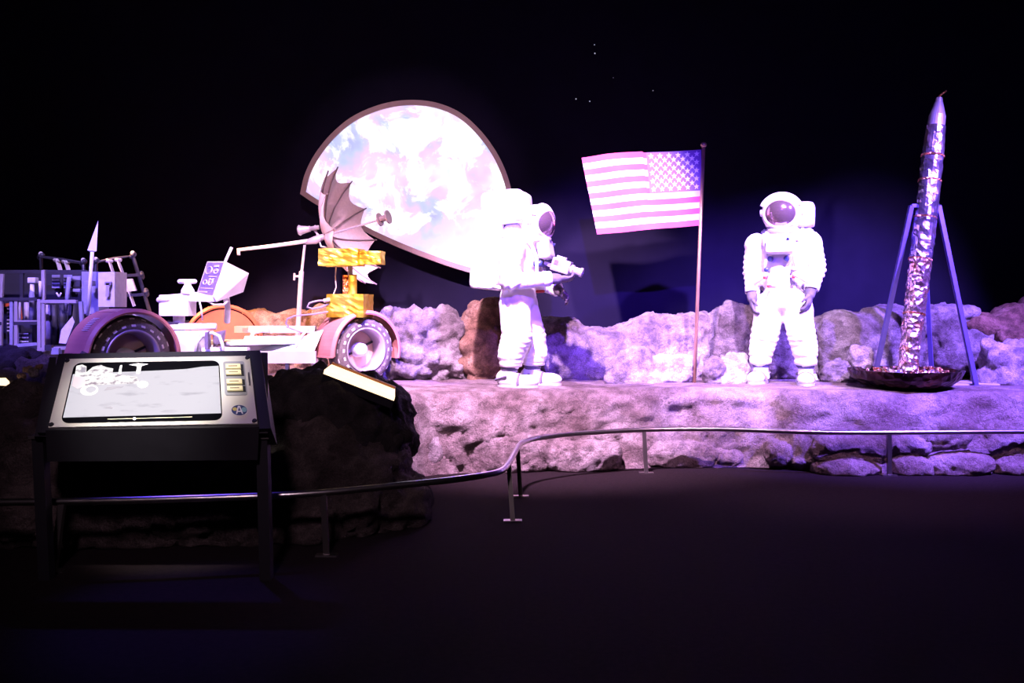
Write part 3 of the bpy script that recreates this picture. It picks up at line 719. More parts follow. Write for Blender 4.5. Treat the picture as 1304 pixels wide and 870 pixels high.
# chassis
def rv(t, s, z): return Vector((-2.5, 8.33, 0))+fwd*t-out*s+Vector((0, 0, H+z))   # along, inwards, height
def rbox(name, t0, t1, s0, s1, z0, z1, m, parent=None, bev=.01):
    Mx = Matrix((fwd, -out, Vector((0, 0, 1)))).transposed()
    return MB().box(rv((t0+t1)/2, (s0+s1)/2, (z0+z1)/2), (t1-t0, s1-s0, z1-z0), Mx, bev).build(name, m, parent or rover)
rbox('chassis', -1.25, 1.30, .35, 1.15, .30, .42, 'white_paint')
rbox('floor_panel', -.15, .78, .20, 1.10, .42, .45, 'pale_panel')
MB().hull([P(312, 428, 8.95), P(398, 428, 8.95), P(304, 448, 8.7), P(398, 448, 8.7), P(312, 428, 9.0), P(398, 428, 9.0), P(304, 451, 8.75), P(398, 451, 8.75)]).build('foot_panel', 'pale_panel', rover)
MB().bar(P(300, 419.5, 9.05), P(402, 419.5, 9.15), .16, .07).build('cross_beam', 'white_paint', rover)
MB().bar(P(300, 420, 9.0), P(343, 421, 8.98), .03, .035).build('foot_rest', 'grey_plate', rover)
MB().box(P(350, 455, 8.55), (.82, .03, .12)).build('side_plate', 'grey_plate', rover)
MB().bar(P(366, 462, 8.56), P(366, 489, 8.56), .035, .035).build('jack', 'tube_dark', rover)
MB().hull([P(393, 425, 8.9), P(412, 420, 8.9), P(370, 447, 8.75), P(400, 447, 8.75), P(393, 425, 9.0), P(412, 420, 9.0), P(370, 449, 8.9), P(400, 449, 8.9)]).build('bracket', 'white_paint', rover)
MB().tube([P(307, 447, 8.68), P(318, 440, 8.8), P(322, 424, 8.92), P(336, 421, 8.95)], .02, 8).build('strut', 'white_paint', rover, smooth=True)
MB().tube([P(376, 442, 8.75), P(384, 428, 8.9), P(392, 420, 9.0)], .012, 8).build('strut', 'white_paint', rover, smooth=True)
for (x, y, Y) in ((405, 455, 8.95), (402, 463, 8.85), (412, 462, 9.05)): MB().ell(P(x, y, Y), (.05, .05, .06), 2).build('suspension_foil', 'silver_foil', rover)
for (a, b) in ((wf-out*.3, rv(1.1, .45, .36)), (wr-nr*.3, rv(-1.1, .45, .36)), (wx+Vector((.1, -.3, 0)), rv(-.1, 1.1, .36))):
    MB().tube([a, b], .035, 10).build('suspension_arm', 'grey_plate', rover, smooth=True)
# centre block with grab handle
MB().box(P(232, 438, 8.2), (.44, .34, .22), None, .02).build('battery_cover', 'pale_panel', rover)
MB().bar(P(178, 412, 8.15), P(228, 414, 8.15), .05, .05).build('tube_rail', 'tube_dark', rover)
MB().tube([P(205, 417, 8.15), P(225, 416, 8.15), P(275, 416, 8.15)], .032, 10).build('tube_rail', 'white_paint', rover, smooth=True)
MB().bar(P(214, 424, 8.2), P(268, 424, 8.2), .14, .04).build('ledge', 'white_paint', rover)
MB().tube([P(249, 452, 8.0), P(251, 436, 8.0), P(258, 428, 8.0), P(270, 424, 8.0), P(279, 428, 8.0), P(283, 438, 8.0), P(284, 452, 8.0)], .016, 10).build('grab_handle', 'pale_panel', rover, smooth=True)
MB().bar(P(264, 445, 7.97), P(264, 423, 7.97), .05, .03).build('strap_tab', 'boot_blue', rover)
MB().hull([P(270, 424, 8.3), P(288, 420, 8.4), P(286, 434, 8.4), P(272, 442, 8.3), P(270, 424, 8.5), P(288, 420, 8.6), P(286, 434, 8.6)]).build('pouch', 'boot_blue', rover)
MB().box(P(288, 446, 8.1), (.42, .1, .05)).build('ledge', 'white_paint', rover)
# hand controller
MB().box(P(226.5, 389, 8.2), (.275, .22, .20), None, .012).build('controller_box', 'white_paint', rover)
MB().hull([P(206, 376, 8.1), P(250, 372, 8.1), P(275, 379, 8.2), P(274, 384, 8.2), P(250, 384, 8.1), P(206, 380, 8.1), P(206, 376, 8.35), P(250, 372, 8.35), P(274, 379, 8.35), P(274, 384, 8.35), P(206, 380, 8.35)]).build('arm_rest', 'white_paint', rover)
MB().cap(P(203, 382, 8.1), P(214, 381, 8.1), .028, .026).build('arm_end', 'white_paint', rover, smooth=True)
MB().lathe([(.0, 0), (.065, 0), (.058, .05), (.03, .10), (.03, .13), (0, .13)], P(239, 376, 8.15), (0, 0, 1), 20).build('stick_boot', 'white_paint', rover, smooth=True)
MB().cap(P(229, 358.5, 8.15), P(248, 358.5, 8.15), .022, .022).build('handle', 'white_paint', rover, smooth=True)
MB().tube([P(228, 400, 8.2), P(228, 416, 8.2)], .055, 14).build('pedestal', 'grey_plate', rover, smooth=True)
# control panel with dials
A, B, Cc, D = P(264, 333, 8.55), P(287, 333, 8.25), P(272, 377.5, 8.15), P(250, 376, 8.45)
E_, F_ = P(317, 348, 8.60), P(310, 372, 8.60)
cpn = MB().hull([A, B, Cc, D, E_, F_, P(276, 384.5, 8.2), P(292, 350, 8.85), P(285, 374, 8.8), P(258, 384, 8.5)]).build('control_panel', 'white_paint', rover)
nrm = (B-A).cross(D-A).normalized(); nrm = nrm if nrm.y < 0 else -nrm
def cp(u, v, h): return A.lerp(B, u).lerp(D.lerp(Cc, u), v)+nrm*h
def cq(u0, v0, u1, v1, h, name, m): MB().prism([cp(u0, v0, h), cp(u1, v0, h), cp(u1, v1, h), cp(u0, v1, h)], nrm*.004).build(name, m, cpn)
mat('dial_face', (.16, .13, .36), .4, 0, (.10, .08, .26), 30); mat('dial_line', (.5, .46, .66), .5)
cq(.05, .03, .95, .97, .001, 'dial_face', 'dial_face')
for (u, v, r) in ((.30, .27, .17), (.72, .30, .10), (.30, .62, .10), (.62, .62, .12)):
    pts = [cp(u+r*math.cos(t), v+r*.62*math.sin(t), .008) for t in [2*math.pi*k/16 for k in range(16)]]
    MB().tube(pts, .006, 5, True).build('dial_ring', 'dial_line', cpn)
for (u0, v0, u1, v1) in ((.52, .12, .78, .17), (.56, .24, .84, .28), (.40, .44, .84, .46), (.48, .50, .56, .66), (.66, .50, .74, .66), (.15, .78, .85, .80), (.10, .88, .6, .91)):
    cq(u0, v0, u1, v1, .006, 'dial_mark', 'dial_line')
MB().tube([P(286, 335, 8.4), P(295, 315, 8.4)], .014, 10).build('stalk', 'white_paint', rover, smooth=True)
MB().tube([P(288, 378, 8.5), P(290, 392, 8.5), P(289, 410, 8.6)], .03, 10).build('panel_post', 'white_paint', rover, smooth=True)
MB().tube([P(258, 380, 8.2), P(272, 388, 8.2), P(285, 388, 8.3), P(290, 383, 8.4)], .010, 6).build('cable', 'white_paint', rover, smooth=True)
MB().tube([P(253, 380, 8.1), P(256, 392, 8.08), P(258, 408, 8.1)], .008, 6).build('cable', 'white_paint', rover, smooth=True)
# antenna mast, boom, sighting tube and gauze dish
YA = 9.75
mfoot = P(378.5, 428, YA)
MB().lathe([(0, 0), (.06, 0), (.06, .03), (.03, .05), (0, .05)], Vector((mfoot.x, mfoot.y, H+.42)), (0, 0, 1), 16).build('mast_base', 'rack_metal', rover)
MB().tube([Vector((mfoot.x, mfoot.y, H+.42)), P(384, 346, YA), P(384.5, 345, YA), P(388, 312, YA)], [.030, .028, .016, .015], 12).build('mast', 'rack_metal', rover, smooth=True)
MB().tube([P(383, 352, YA), P(376, 352, YA)], .012, 8).build('clamp_screw', 'rack_metal', rover)
MB().tube([P(375, 348, YA), P(374.6, 357, YA)], .012, 8).build('clamp_knob', 'rack_metal', rover)
MB().tube([P(302, 318.5, YA-.25), P(350, 313, YA-.12), P(392, 307, YA)], [.018, .022, .024], 10).build('boom', 'white_paint', rover, smooth=True)
MB().tube([P(304, 317, YA-.25), P(304, 325, YA-.25)], .018, 10).build('boom_end', 'white_paint', rover, smooth=True)
Hh = P(416, 300, YA)
MB().tube([P(388, 309, YA), P(401, 306, YA), Hh], [.022, .045, .03], 14).build('antenna_joint', 'rack_metal', rover, smooth=True)
MB().tube([P(401, 287, YA), P(404, 300, YA), P(409, 314, YA), P(422, 316, YA)], .010, 8).build('cable', 'rack_metal', rover, smooth=True)
MB().lathe([(.0, -.02), (.045, -.02), (.062, 0), (.050, .02), (.034, .10), (.034, .12), (.025, .12), (.025, .22), (0, .22)], P(381.5, 293.5, YA-.05), (.98, .05, .16), 20).build('sighting_tube', 'rack_metal', rover, smooth=True)
MB().bar(P(398, 291, YA), P(406, 300, YA), .02, .02).build('sight_arm', 'rack_metal', rover)
ax = Vector((.94, -.15, .28)).normalized(); ux = Vector((0, 0, 1))-ax*ax.z; ux.normalize(); uy = ax.cross(ux)
NR = 11; RR = .69; dish_h = .32
def dpt(a, t):
    r = RR*t; return Hh+(ux*math.cos(a)+uy*math.sin(a))*r+ax*(dish_h*t*t+.01)
bm = bmesh.new(); SUB = 6; rows = []
for k in range(NR*SUB):
    a = 2*math.pi*k/(NR*SUB); fph = (k % SUB)/SUB; sag = 1-.12*math.sin(math.pi*fph)
    col = []
    for j in range(9):
        t = .04+.96*j/8*sag
        p = dpt(a, t)-ax*(.03*math.sin(math.pi*fph)*t)
        col.append(bm.verts.new(p))
    rows.append(col)
for k in range(NR*SUB):
    A_, B_ = rows[k], rows[(k+1) % (NR*SUB)]
    for j in range(8): bm.faces.new((A_[j], A_[j+1], B_[j+1], B_[j]))
bmesh.ops.delete(bm, geom=[v for v in bm.verts if not v.link_faces], context='VERTS')
me = bpy.data.meshes.new('antenna_dish'); bm.to_mesh(me); bm.free()
ds = link('antenna_dish', me, 'mesh_gauze', rover, smooth=True)
for k in range(NR):
    a = 2*math.pi*k/NR
    MB().tube([dpt(a, t)+ax*.004 for t in (.04, .3, .55, .8, 1.02)], .0085, 6).build('rib', 'antenna_rib', ds)
MB().tube([Hh, P(486, 279, YA-.22)], .012, 8).build('feed_rod', 'rack_metal', rover)
fd = (P(487, 279, YA-.22)-Hh).normalized(); fc = P(489, 278, YA-.22)
MB().lathe([(0, -.06), (.075, -.06), (.075, -.045), (.035, -.04), (.035, .04), (.075, .045), (.075, .06), (0, .06)], fc, fd, 20).build('feed_horn', 'antenna_rib', rover)
# gold foil camera unit
YG = 9.0
def foilbox(name, x0, y0, x1, y1, Y, dep, m='gold_foil'):
    c = P((x0+x1)/2, (y0+y1)/2, Y); sx = (x1-x0)*Y/F; sz = (y1-y0)*Y/F
    bm = bmesh.new(); bmesh.ops.create_cube(bm, size=1); bmesh.ops.subdivide_edges(bm, edges=bm.edges[:], cuts=7, use_grid_fill=True)
    for v in bm.verts:
        co = Vector((v.co.x*sx, v.co.y*dep, v.co.z*sz)); co += v.co.normalized()*.010*noise.noise(co*25+c)
        v.co = c+Matrix.Rotation(math.radians(-8), 3, 'Z') @ co
    me = bpy.data.meshes.new(name); bm.to_mesh(me); bm.free(); return link(name, me, m, rover)
foilbox('camera_box', 410, 317.5, 461, 339, YG, .26)
foilbox('camera_lens_box', 459, 320.5, 488, 337, YG-.02, .17)
MB().tube([P(446, 338, YG), P(446, 352, YG)], .026, 10).build('tilt_joint', 'rack_metal', rover)
MB().lathe([(0, 0), (.045, 0), (.045, .21), (0, .21)], P(449, 375.5, YG), (0, 0, 1), 20).build('camera_column', 'gold_foil', rover)
MB().lathe([(0, 0), (.03, 0), (.03, .205), (0, .205)], P(440, 375.5, YG+.03), (0, 0, 1), 14).build('camera_column', 'band_foil', rover)
foilbox('camera_base', 422, 375, 470, 404, YG+.02, .34)
MB().tube([P(428, 338, YG+.05), P(427, 352, YG+.05), P(428, 366, YG+.05), P(424, 377, YG+.05)], .007, 6).build('cable', 'grey_plate', rover)
lp = [P(416, 383, 8.85), P(405, 383, 8.82), P(394, 386, 8.8), P(391, 391, 8.8), P(398, 393.5, 8.8), P(410, 391, 8.85), P(419, 387, 8.88)]
MB().tube(lp, .010, 8).build('cable', 'cable', rover, smooth=True)
MB().tube([P(420, 381.5, 8.86), P(412, 383.5, 8.85)], .022, 10).build('plug', 'rack_metal', rover)
MB().tube([P(418, 397, 8.85), P(400, 400, 8.82), P(375, 402.5, 8.9), P(366, 406, 8.95), P(364, 412, 9.0), P(368, 416, 9.05)], .008, 8).build('cable', 'cable', rover, smooth=True)
# the two seat backs
def seat(pts_frame, straps, slats, Y0, Y1):
    """pts in pixels; the frame runs left to right from Y0 to Y1"""
    xs = [p[0] for p in pts_frame]; a, b = min(xs), max(xs)
    def W(x, y): return P(x, y, Y0+(Y1-Y0)*(x-a)/max(1, b-a))
    st = MB().tube([W(*p) for p in pts_frame], .020, 10).build('seat_frame', 'tube_dark', rover, smooth=True)
    for x, y in (pts_frame[1], pts_frame[-2]): MB().cap(W(x-1.5, y+1), W(x+1.5, y-2), .026, .028).build('frame_corner', 'tube_dark', st, smooth=True)
    for x, y in (pts_frame[1], pts_frame[-2]): MB().cap(W(x, y-3), W(x, y-4), .022, .022).build('corner_cap', 'strap', st, smooth=True)
    for (xa, ya, xb, yb) in straps:
        MB().bar(W(xa, ya), W(xb, yb), .045, .012).build('strap', 'strap', st)
        MB().cap(W(xa-2.5, ya), W(xa+2.5, ya+.3), .024, .024).build('strap_loop', 'strap', st, smooth=True)
    for (xa, ya, xb, yb) in slats: MB().bar(W(xa, ya), W(xb, yb), .04, .03).build('cross_bar', 'tube_dark', st)
    return st
seat([(54, 360), (52, 327), (80, 331), (106, 335), (108, 390)], [(73, 331, 79, 352), (84, 333, 90, 354)], [(56, 345, 108, 350)], 8.9, 8.7)
s2 = seat([(124, 395), (122, 334), (146, 329.5), (169, 326), (192, 402)], [(139, 332, 158, 388), (150, 330.5, 171, 390)], [(126, 353, 177, 350), (128, 378, 184, 375)], 8.7, 8.9)
for (x, y) in ((180, 350), (186, 372)): MB().cap(P(x-.5, y-2, 8.88), P(x+.8, y+3, 8.88), .028, .028).build('frame_sleeve', 'rack_dark', s2, smooth=True)
MB().prism([P(154, 356, 8.80), P(168, 355, 8.80), P(173, 370, 8.80), P(158, 372, 8.80)], (0, .03, 0)).build('pad', 'strap', s2)
MB().prism([P(147, 358, 8.80), P(151, 357, 8.80), P(157, 372, 8.80), P(147, 372, 8.80)], (0, .03, 0)).build('pad', 'strap', s2)
MB().hull([P(120, 402, 8.4), P(190, 400, 8.4), P(130, 402, 8.9), P(200, 400, 8.9), P(120, 412, 8.4), P(190, 410, 8.4), P(130, 412, 8.9), P(200, 410, 8.9)]).build('seat_pan', 'strap', s2)

# ------------------------------------------------------------------ tool rack behind the rover
YT = 8.0
rk = thing('tool_rack', 'metal rack of tools and bags with a pointed white pennant', 'rack', Vector((P(55, 450, YT).x, YT, H)))
def rb(name, x0, y0, x1, y1, m, wpx=3, Y=YT, Y2=None, dep=.03, parent=None):
    a, b = P(x0, y0, Y), P(x1, y1, Y2 or Y); return MB().bar(a, b, wpx*Y/F, dep).build(name, m, parent or rk)
def pole(x0, y0, x1, y1, rpx, m, name='post', Y=YT, parent=None):
    return MB().tube([P(x0, y0, Y), P(x1, y1, Y)], rpx*Y/F, 10).build(name, m, parent or rk, smooth=True)
rb('post', 55.5, 344, 55.5, 384, 'rack_metal', 3.4); rb('post', 50.5, 381, 50.5, 448, 'rack_metal', 4); rb('post', 55.5, 381, 55.5, 448, 'rack_metal', 3)
rb('post', 3, 349, 1.5, 381, 'rack_metal', 3.5); rb('post', 1.5, 381, 1, 440, 'rack_metal', 3.5)
for x in (12, 30, 101, 52): 
    b = P(x, 440, YT+.35); MB().bar(b, Vector((b.x, b.y, H+.01)), .035, .035).build('leg', 'rack_dark', rk)
for x in (52, -10):
    b = P(x, 447, YT); MB().bar(b, Vector((b.x, b.y, H+.01)), .03, .03).build('leg', 'rack_dark', rk)
rb('rail', 53, 384, 98, 384, 'rack_metal', 5); rb('rail', 49, 445, 86, 443, 'rack_metal', 4.5); rb('rail', -60, 381, 48, 381, 'rack_dark', 5)
rb('rail', -60, 346, 112, 346, 'rack_dark', 4, YT+.2); rb('rail', 18, 412, 48, 411.5, 'rack_dark', 4); rb('rail', -60, 412, 3, 412, 'rack_dark', 4)
rb('post', 15, 384, 15, 441, 'bag_blue', 3); rb('post', 21, 384, 21, 441, 'rack_metal', 3.5); rb('post', 28, 346, 28, 382, 'rack_dark', 3, YT+.2)
rb('post', 103, 384, 105, 420, 'bag_blue', 4); rb('rail', 22, 410, 47, 410, 'rack_metal', 1.5); rb('rail', 21, 440, 48, 438, 'bag_blue', 4)
MB().box(P(60, 442, YT+.17), (.95, .36, .03)).build('shelf', 'rack_dark', rk)
MB().prism([P(-60, 440, YT+.42), P(112, 446, YT+.42), P(112, 344, YT+.42), P(-60, 346, YT+.42)], (0, .02, 0)).build('back_panel', 'rack_dark', rk)
pb = MB().prism([P(125, 347, YT), P(146, 346, YT), P(146, 391, YT), P(125, 391, YT)], (0, .25, 0)).build('white_case', 'strap', rk)
rb('clip', 134, 361, 142, 361, 'camera_body', 3, YT-.02, parent=pb); rb('clip', 138, 361, 137, 378, 'grey_plate', 3, YT-.02, parent=pb)
MB().prism([P(104, 346, YT+.1), P(126, 346, YT+.1), P(126, 400, YT+.1), P(104, 400, YT+.1)], (0, .2, 0)).build('bag', 'bag_blue', rk)
for (x0, y0, x1, y1) in ((66, 350, 76, 367), (81, 350, 90, 367)):
    g = MB().prism([P(x0, y0, YT+.3), P(x1, y0, YT+.3), P(x1, y1, YT+.3), P(x0, y1, YT+.3)], (0, .03, 0)).build('sample_tray', 'bag_blue', rk)
    for k in range(1, 4): rb('tray_line', x0, y0+(y1-y0)*k/4, x1, y0+(y1-y0)*k/4, 'rack_dark', .8, YT+.295, dep=.01, parent=g)
for (x0, y0, x1, y1) in ((92, 352, 107, 357), (92, 368, 106, 372), (94, 358, 106, 366)):
    MB().box(P((x0+x1)/2, (y0+y1)/2, YT+.22), ((x1-x0)*YT/F, .12, (y1-y0)*YT/F), None, .008).build('pouch', 'bag_blue' if y0 != 358 else 'rack_dark', rk)
# tools that hang or stand in the rack
pole(88, 353, 84, 398, 2.6, 'bag_blue', 'scoop_handle', YT+.1); MB().hull([P(86, 350, YT+.1), P(92, 350, YT+.1), P(90, 360, YT+.1), P(84, 382, YT+.1), P(86, 382, YT+.15), P(91, 352, YT+.16)]).build('scoop_blade', 'bag_blue', rk)
hm = pole(41, 362, 40.5, 412, 2.6, 'strap', 'hammer_handle', YT+.08); MB().box(P(42, 357, YT+.08), (.075, .06, .05), None, .008).build('hammer_head', 'strap', rk)
MB().tube([P(41, 362, YT+.08), P(40.5, 376, YT+.08), P(41, 412, YT+.08)], [.010, .026, .024], 10).build('hammer_grip', 'bag_blue', rk, smooth=True)
pole(51, 358, 51.5, 378, 1.8, 'strap', 'tongs', YT-.03); pole(75, 378, 72, 373, 1, 'strap', 'tongs', YT+.1); pole(75, 378, 78, 373, 1, 'strap', 'tongs', YT+.1)
MB().hull([P(24, 392, YT+.2), P(27, 390, YT+.2), P(27, 408, YT+.2), P(29, 405, YT+.2), P(25, 393, YT+.24)]).build('orange_tool', 'orange_tool', rk)
rb('orange_tool', 3, 389, 12, 388, 'orange_tool', 1.2, YT+.1)
for (x, r, m) in ((34, 3, 'grey_plate'), (43, 4, 'bag_blue'), (24, 2.5, 'grey_plate')):
    MB().tube([P(x, 385, YT+.18), P(x, 438, YT+.18)], r*YT/F, 12).build('core_tube', m, rk, smooth=True)
for (x, r, m) in ((61, 4.5, 'grey_plate'), (69, 5, 'rack_dark'), (79, 5, 'rack_dark'), (93, 7, 'rack_dark')):
    MB().tube([P(x, 388, YT+.25), P(x+1, 439, YT+.25)], r*YT/F, 12).build('core_tube', m, rk, smooth=True)
MB().hull([P(75, 437, YT+.02), P(78, 420, YT+.02), P(92, 403, YT+.02), P(95, 410, YT+.02), P(84, 438, YT+.02), P(78, 420, YT+.06), P(92, 404, YT+.06), P(83, 437, YT+.06)]).build('sample_bag', 'strap', rk)
for j in range(3):
    for k in range(4): MB().box(P(26+k*3, 425+j*5, YT+.08), (.016, .01, .012)).build('stud', 'strap', rk)
for k in range(8): MB().box(P(10.5, 389+k*4.6, YT+.12), (.02, .01, .012)).build('stud', 'strap', rk)
MB().box(P(31, 427, YT+.13), (.19, .08, .20)).build('dark_case', 'rack_dark', rk); MB().box(P(7, 412, YT+.18), (.09, .08, .38)).build('dark_case', 'rack_dark', rk)
MB().box(P(63, 443, YT-.03), (.06, .06, .05)).build('latch', 'tube_dark', rk); MB().box(P(72, 447, YT-.02), (.07, .06, .06)).build('latch', 'bag_blue', rk)
# pennant on its staff, clamped to the rack
pole(117.5, 321, 112, 402, 2.3, 'white_paint', 'staff', YT-.05)
MB().hull([P(125, 281, YT-.05), P(123, 320, YT-.06), P(111, 319, YT-.06), P(125, 281, YT-.03), P(123, 320, YT-.01), P(111, 319, YT-.01), P(117, 322, YT-.03)]).build('pennant', 'white_paint', rk)
MB().box(P(114.5, 361, YT-.02), (.075, .07, .05), None, .008).build('staff_clamp', 'bag_blue', rk)

# ------------------------------------------------------------------ foil tube standing in a dish on a tripod
db = GZ(1152, 494, H); YD = db.y
pr = thing('foil_probe', 'tilted foil wrapped tube on blue tripod legs over a dark dish', 'instrument', db)
rc = P(1152, 472, YD); sc_ = YD/F
dish_prof = [(0, -.165), (.30, -.165), (.40, -.14), (.49, -.07), (.525, 0), (.53, .012), (.505, .012), (.47, -.05), (.36, -.10), (0, -.11)]
dd = MB().lathe(dish_prof, rc, (0, 0, 1), 56)
dm = dd.mesh('dish')
displace(dm, lambda co, n: co+n*.012*noise.noise(co*9))
di = link('dish', dm, 'dish_foil', pr)
for k in range(46):
    a = random.uniform(0, 6.28); r = .46*math.sqrt(random.random()); p = rc+Vector((r*math.cos(a), r*math.sin(a), -.075+.05*(r/.46)))
    q = [p+Vector((random.uniform(-.05, .05), random.uniform(-.05, .05), random.uniform(-.03, .065))) for _ in range(6)]
    MB().hull(q).build('crumpled_foil', 'ember_foil' if k % 3 else 'silver_foil', di)
T0, T1 = P(1155.5, 474, YD+.02), P(1196.5, 122, YD+.30)
tax = (T1-T0).normalized(); TL_ = (T1-T0).length
def tp(t): return T0+tax*TL_*t
def tseg(t0, t1, r0, r1, m, name, crk, nseg=22):
    n = max(2, int((t1-t0)*90)); rings = []; bm = bmesh.new(); x, y = frame(tax)
    for i in range(n+1):
        t = t0+(t1-t0)*i/n; r = r0+(r1-r0)*i/n; row = []
        for k in range(nseg):
            a = 2*math.pi*k/nseg; d = x*math.cos(a)+y*math.sin(a); c = tp(t)
            rr = r+crk*noise.noise((c+d*r)*16)+crk*.6*noise.noise((c+d*r)*34)
            row.append(bm.verts.new(c+d*rr))
        rings.append(row)
    for A_, B_ in zip(rings, rings[1:]):
        for k in range(nseg): bm.faces.new((A_[k], A_[(k+1) % nseg], B_[(k+1) % nseg], B_[k]))
    bm.faces.new(rings[0][::-1]); bm.faces.new(rings[-1])
    me = bpy.data.meshes.new(name); bm.to_mesh(me); bm.free(); return link(name, me, m, pr)
tseg(0, .20, .092, .100, 'tube_foil_low', 'tube_section', .014)
tseg(.20, .40, .100, .106, 'tube_foil_low', 'tube_section', .014)
tseg(.40, .55, .106, .108, 'tube_foil', 'tube_section', .010)
tseg(.55, .68, .108, .106, 'tube_foil', 'tube_section', .006)
tseg(.68, .78, .106, .102, 'tube_foil', 'tube_section', .010)
tseg(.78, .885, .102, .094, 'tube_foil', 'tube_section', .006)
for t in (.205, .40, .55, .685, .775):
    tseg(t-.003, t+.003, .1+.010*(1 if t > .3 else .4), .1+.010*(1 if t > .3 else .4), 'band_foil', 'band', .008)
tseg(.885, .925, .082, .080, 'cone_lilac', 'collar', 0); tseg(.925, .975, .078, .040, 'cone_lilac', 'nose_cone', 0); tseg(.975, .992, .038, .030, 'cone_lilac', 'tip', 0)
MB().tube([tp(.99), tp(1.0), tp(1.0)+Vector((.04, 0, .03)), tp(1.0)+Vector((.07, 0, .05))], .009, 6).build('tip_wire', 'band_foil', pr)
tk = tp((474-262)/(474-122.0))
fL, fR, fB = Vector((P(1112, 489, 8.95).x, 8.95, H)), GZ(1243, 492, H), Vector((P(1187, 480, 9.45).x, 9.45, H))
aL, aR, aB = P(1160.5, 262, tk.y), P(1195, 262, tk.y), tk+Vector((.03, .16, -.05))
for f_, a_ in ((fL, aL), (fR, aR), (fB, aB)):
    lg = MB().bar(f_, a_, .042, .042).build('leg', 'tripod_blue', pr)
    MB().bar(a_, a_.lerp(Vector((tk.x, tk.y, a_.z)), .75), .034, .034).build('leg_joint', 'tripod_blue', lg)
    MB().box(f_+Vector((0, 0, .008)), (.08, .08, .016)).build('foot_pad', 'tripod_blue', lg)
MB().box(GZ(1235, 490, H)+Vector((-.05, .05, .012)), (.55, .4, .02)).build('base_board', 'grey_plate', pr)

# ------------------------------------------------------------------ astronauts (figures wearing space suits)
def V(*a): return Vector(a)
def glove(parent, m, wrist, hand_dir, palm_n, thumb_dir, curl, scale=1.0):
    """a hand of palm, four fingers and a thumb as one surface"""
    d = hand_dir.normalized(); s = d.cross(palm_n).normalized(); pn = s.cross(d).normalized()
    if pn.dot(palm_n) < 0: pn = -pn
    th = thumb_dir-d*thumb_dir.dot(d)-pn*thumb_dir.dot(pn); th.normalize()
    k = scale; mb = MB()
    mb.cap(wrist-d*.04*k, wrist+d*.02*k, .052*k, .046*k)
    M = Matrix((th, d, pn)).transposed()
    mb.ell(wrist+d*.075*k, (.050*k, .062*k, .027*k), 3, M)
    for i, (o, ln) in enumerate(((.036, .080), (.013, .090), (-.011, .084), (-.034, .066))):
        p = wrist+d*.118*k+th*o*k; ang = 0; r = .0125*k; q = p-d*.03*k
        mb.cap(q, p, r*1.1, r)
        for j in range(3):
            ang += curl*(.75+.25*j)
            n_ = p+(d*math.cos(ang)+pn*math.sin(ang))*ln*k*(.42, .33, .25)[j]
            mb.cap(p, n_, r, r*.93); p = n_; r *= .93
    p = wrist+d*.045*k+th*.040*k; q = p+(th*.55+d*.72+pn*.35)*.045*k; e = q+(d*.85+pn*.6+th*.05)*.036*k
    mb.cap(p, q, .017*k, .014*k); mb.cap(q, e, .014*k, .012*k)
    g = link('glove', mb.remesh(.0065*k), m, parent, smooth=True)
    ring = MB(); x, y = frame(d); c = wrist-d*.045*k
    ring.tube([c+(x*math.cos(t)+y*math.sin(t))*.056*k for t in [2*math.pi*j/20 for j in range(20)]], .009*k, 8, True)
    ring.build('wrist_ring', 'grey_fabric', g, smooth=True)
    return g
def boot(parent, ank, yaw):
    """overshoe with strap, sole and dark shaft; toes point along yaw from -Y"""
    fw = V(math.sin(yaw), -math.cos(yaw), 0); sd = V(-fw.y, fw.x, 0); g = V(ank.x, ank.y, 0)
    M = Matrix((sd, fw, V(0, 0, 1))).transposed(); mb = MB()
    mb.ell(g+fw*.13+V(0, 0, .060), (.070, .110, .066), 3, M); mb.ell(g+fw*.02+V(0, 0, .07), (.066, .10, .075), 3, M)
    mb.ell(g-fw*.05+V(0, 0, .085), (.062, .075, .088), 3, M); mb.cap(g+V(0, 0, .09), g-fw*.015+V(0, 0, .19), .062, .066)
    me = mb.remesh(.012)
    def fl(co, n): co.z = max(co.z, .022); return co
    displace(me, fl)
    o = link('overshoe', me, 'overshoe', parent, smooth=True)
    so = []
    for k in range(24):
        t = 2*math.pi*k/24; yy = math.sin(t); wd = .075 if yy > 0 else .064
        so.append(g+fw*(.06+.175*yy)+sd*wd*math.cos(t)*(1.0)+V(0, 0, .003))
    MB().prism(so, (0, 0, .024)).build('sole', 'grey_fabric', o)
    st = []
    for k in range(13):
        t = math.pi*k/12; st.append(g+fw*.075+sd*.072*math.cos(t)+V(0, 0, .03+.098*math.sin(t)))
    MB().tube(st, .011, 6).build('strap', 'boot_blue', o)
    hl = []
    for k in range(13):
        t = math.pi*k/12; hl.append(g-fw*(.02+.105*math.sin(t))+sd*.068*math.cos(t)+V(0, 0, .11-.04*math.sin(t)))
    MB().tube(hl, .013, 6).build('heel_strap', 'boot_blue', o)
    MB().cap(g+sd*.072+fw*.03+V(0, 0, .10), g+sd*.085+fw*.055+V(0, 0, .06), .012, .010).build('strap_tab', 'suit', o, smooth=True)
    MB().lathe([(.062, 0), (.072, .02), (.070, .12), (.062, .14)], g-fw*.012+V(0, 0, .155), (0, 0, 1), 20).build('boot_shaft', 'boot_blue', parent, smooth=True)
def big_boot(parent, ank, yaw, k=1.22):
    """a boot enlarged about the foot of the leg it belongs to"""
    old = set(C.objects); boot(parent, ank, yaw)
    c = V(ank.x, ank.y, 0); Mk = Matrix.Translation(c) @ Matrix.Diagonal((k, k, 1.04, 1)) @ Matrix.Translation(-c)
    for o in set(C.objects)-old: o.data.transform(Mk)
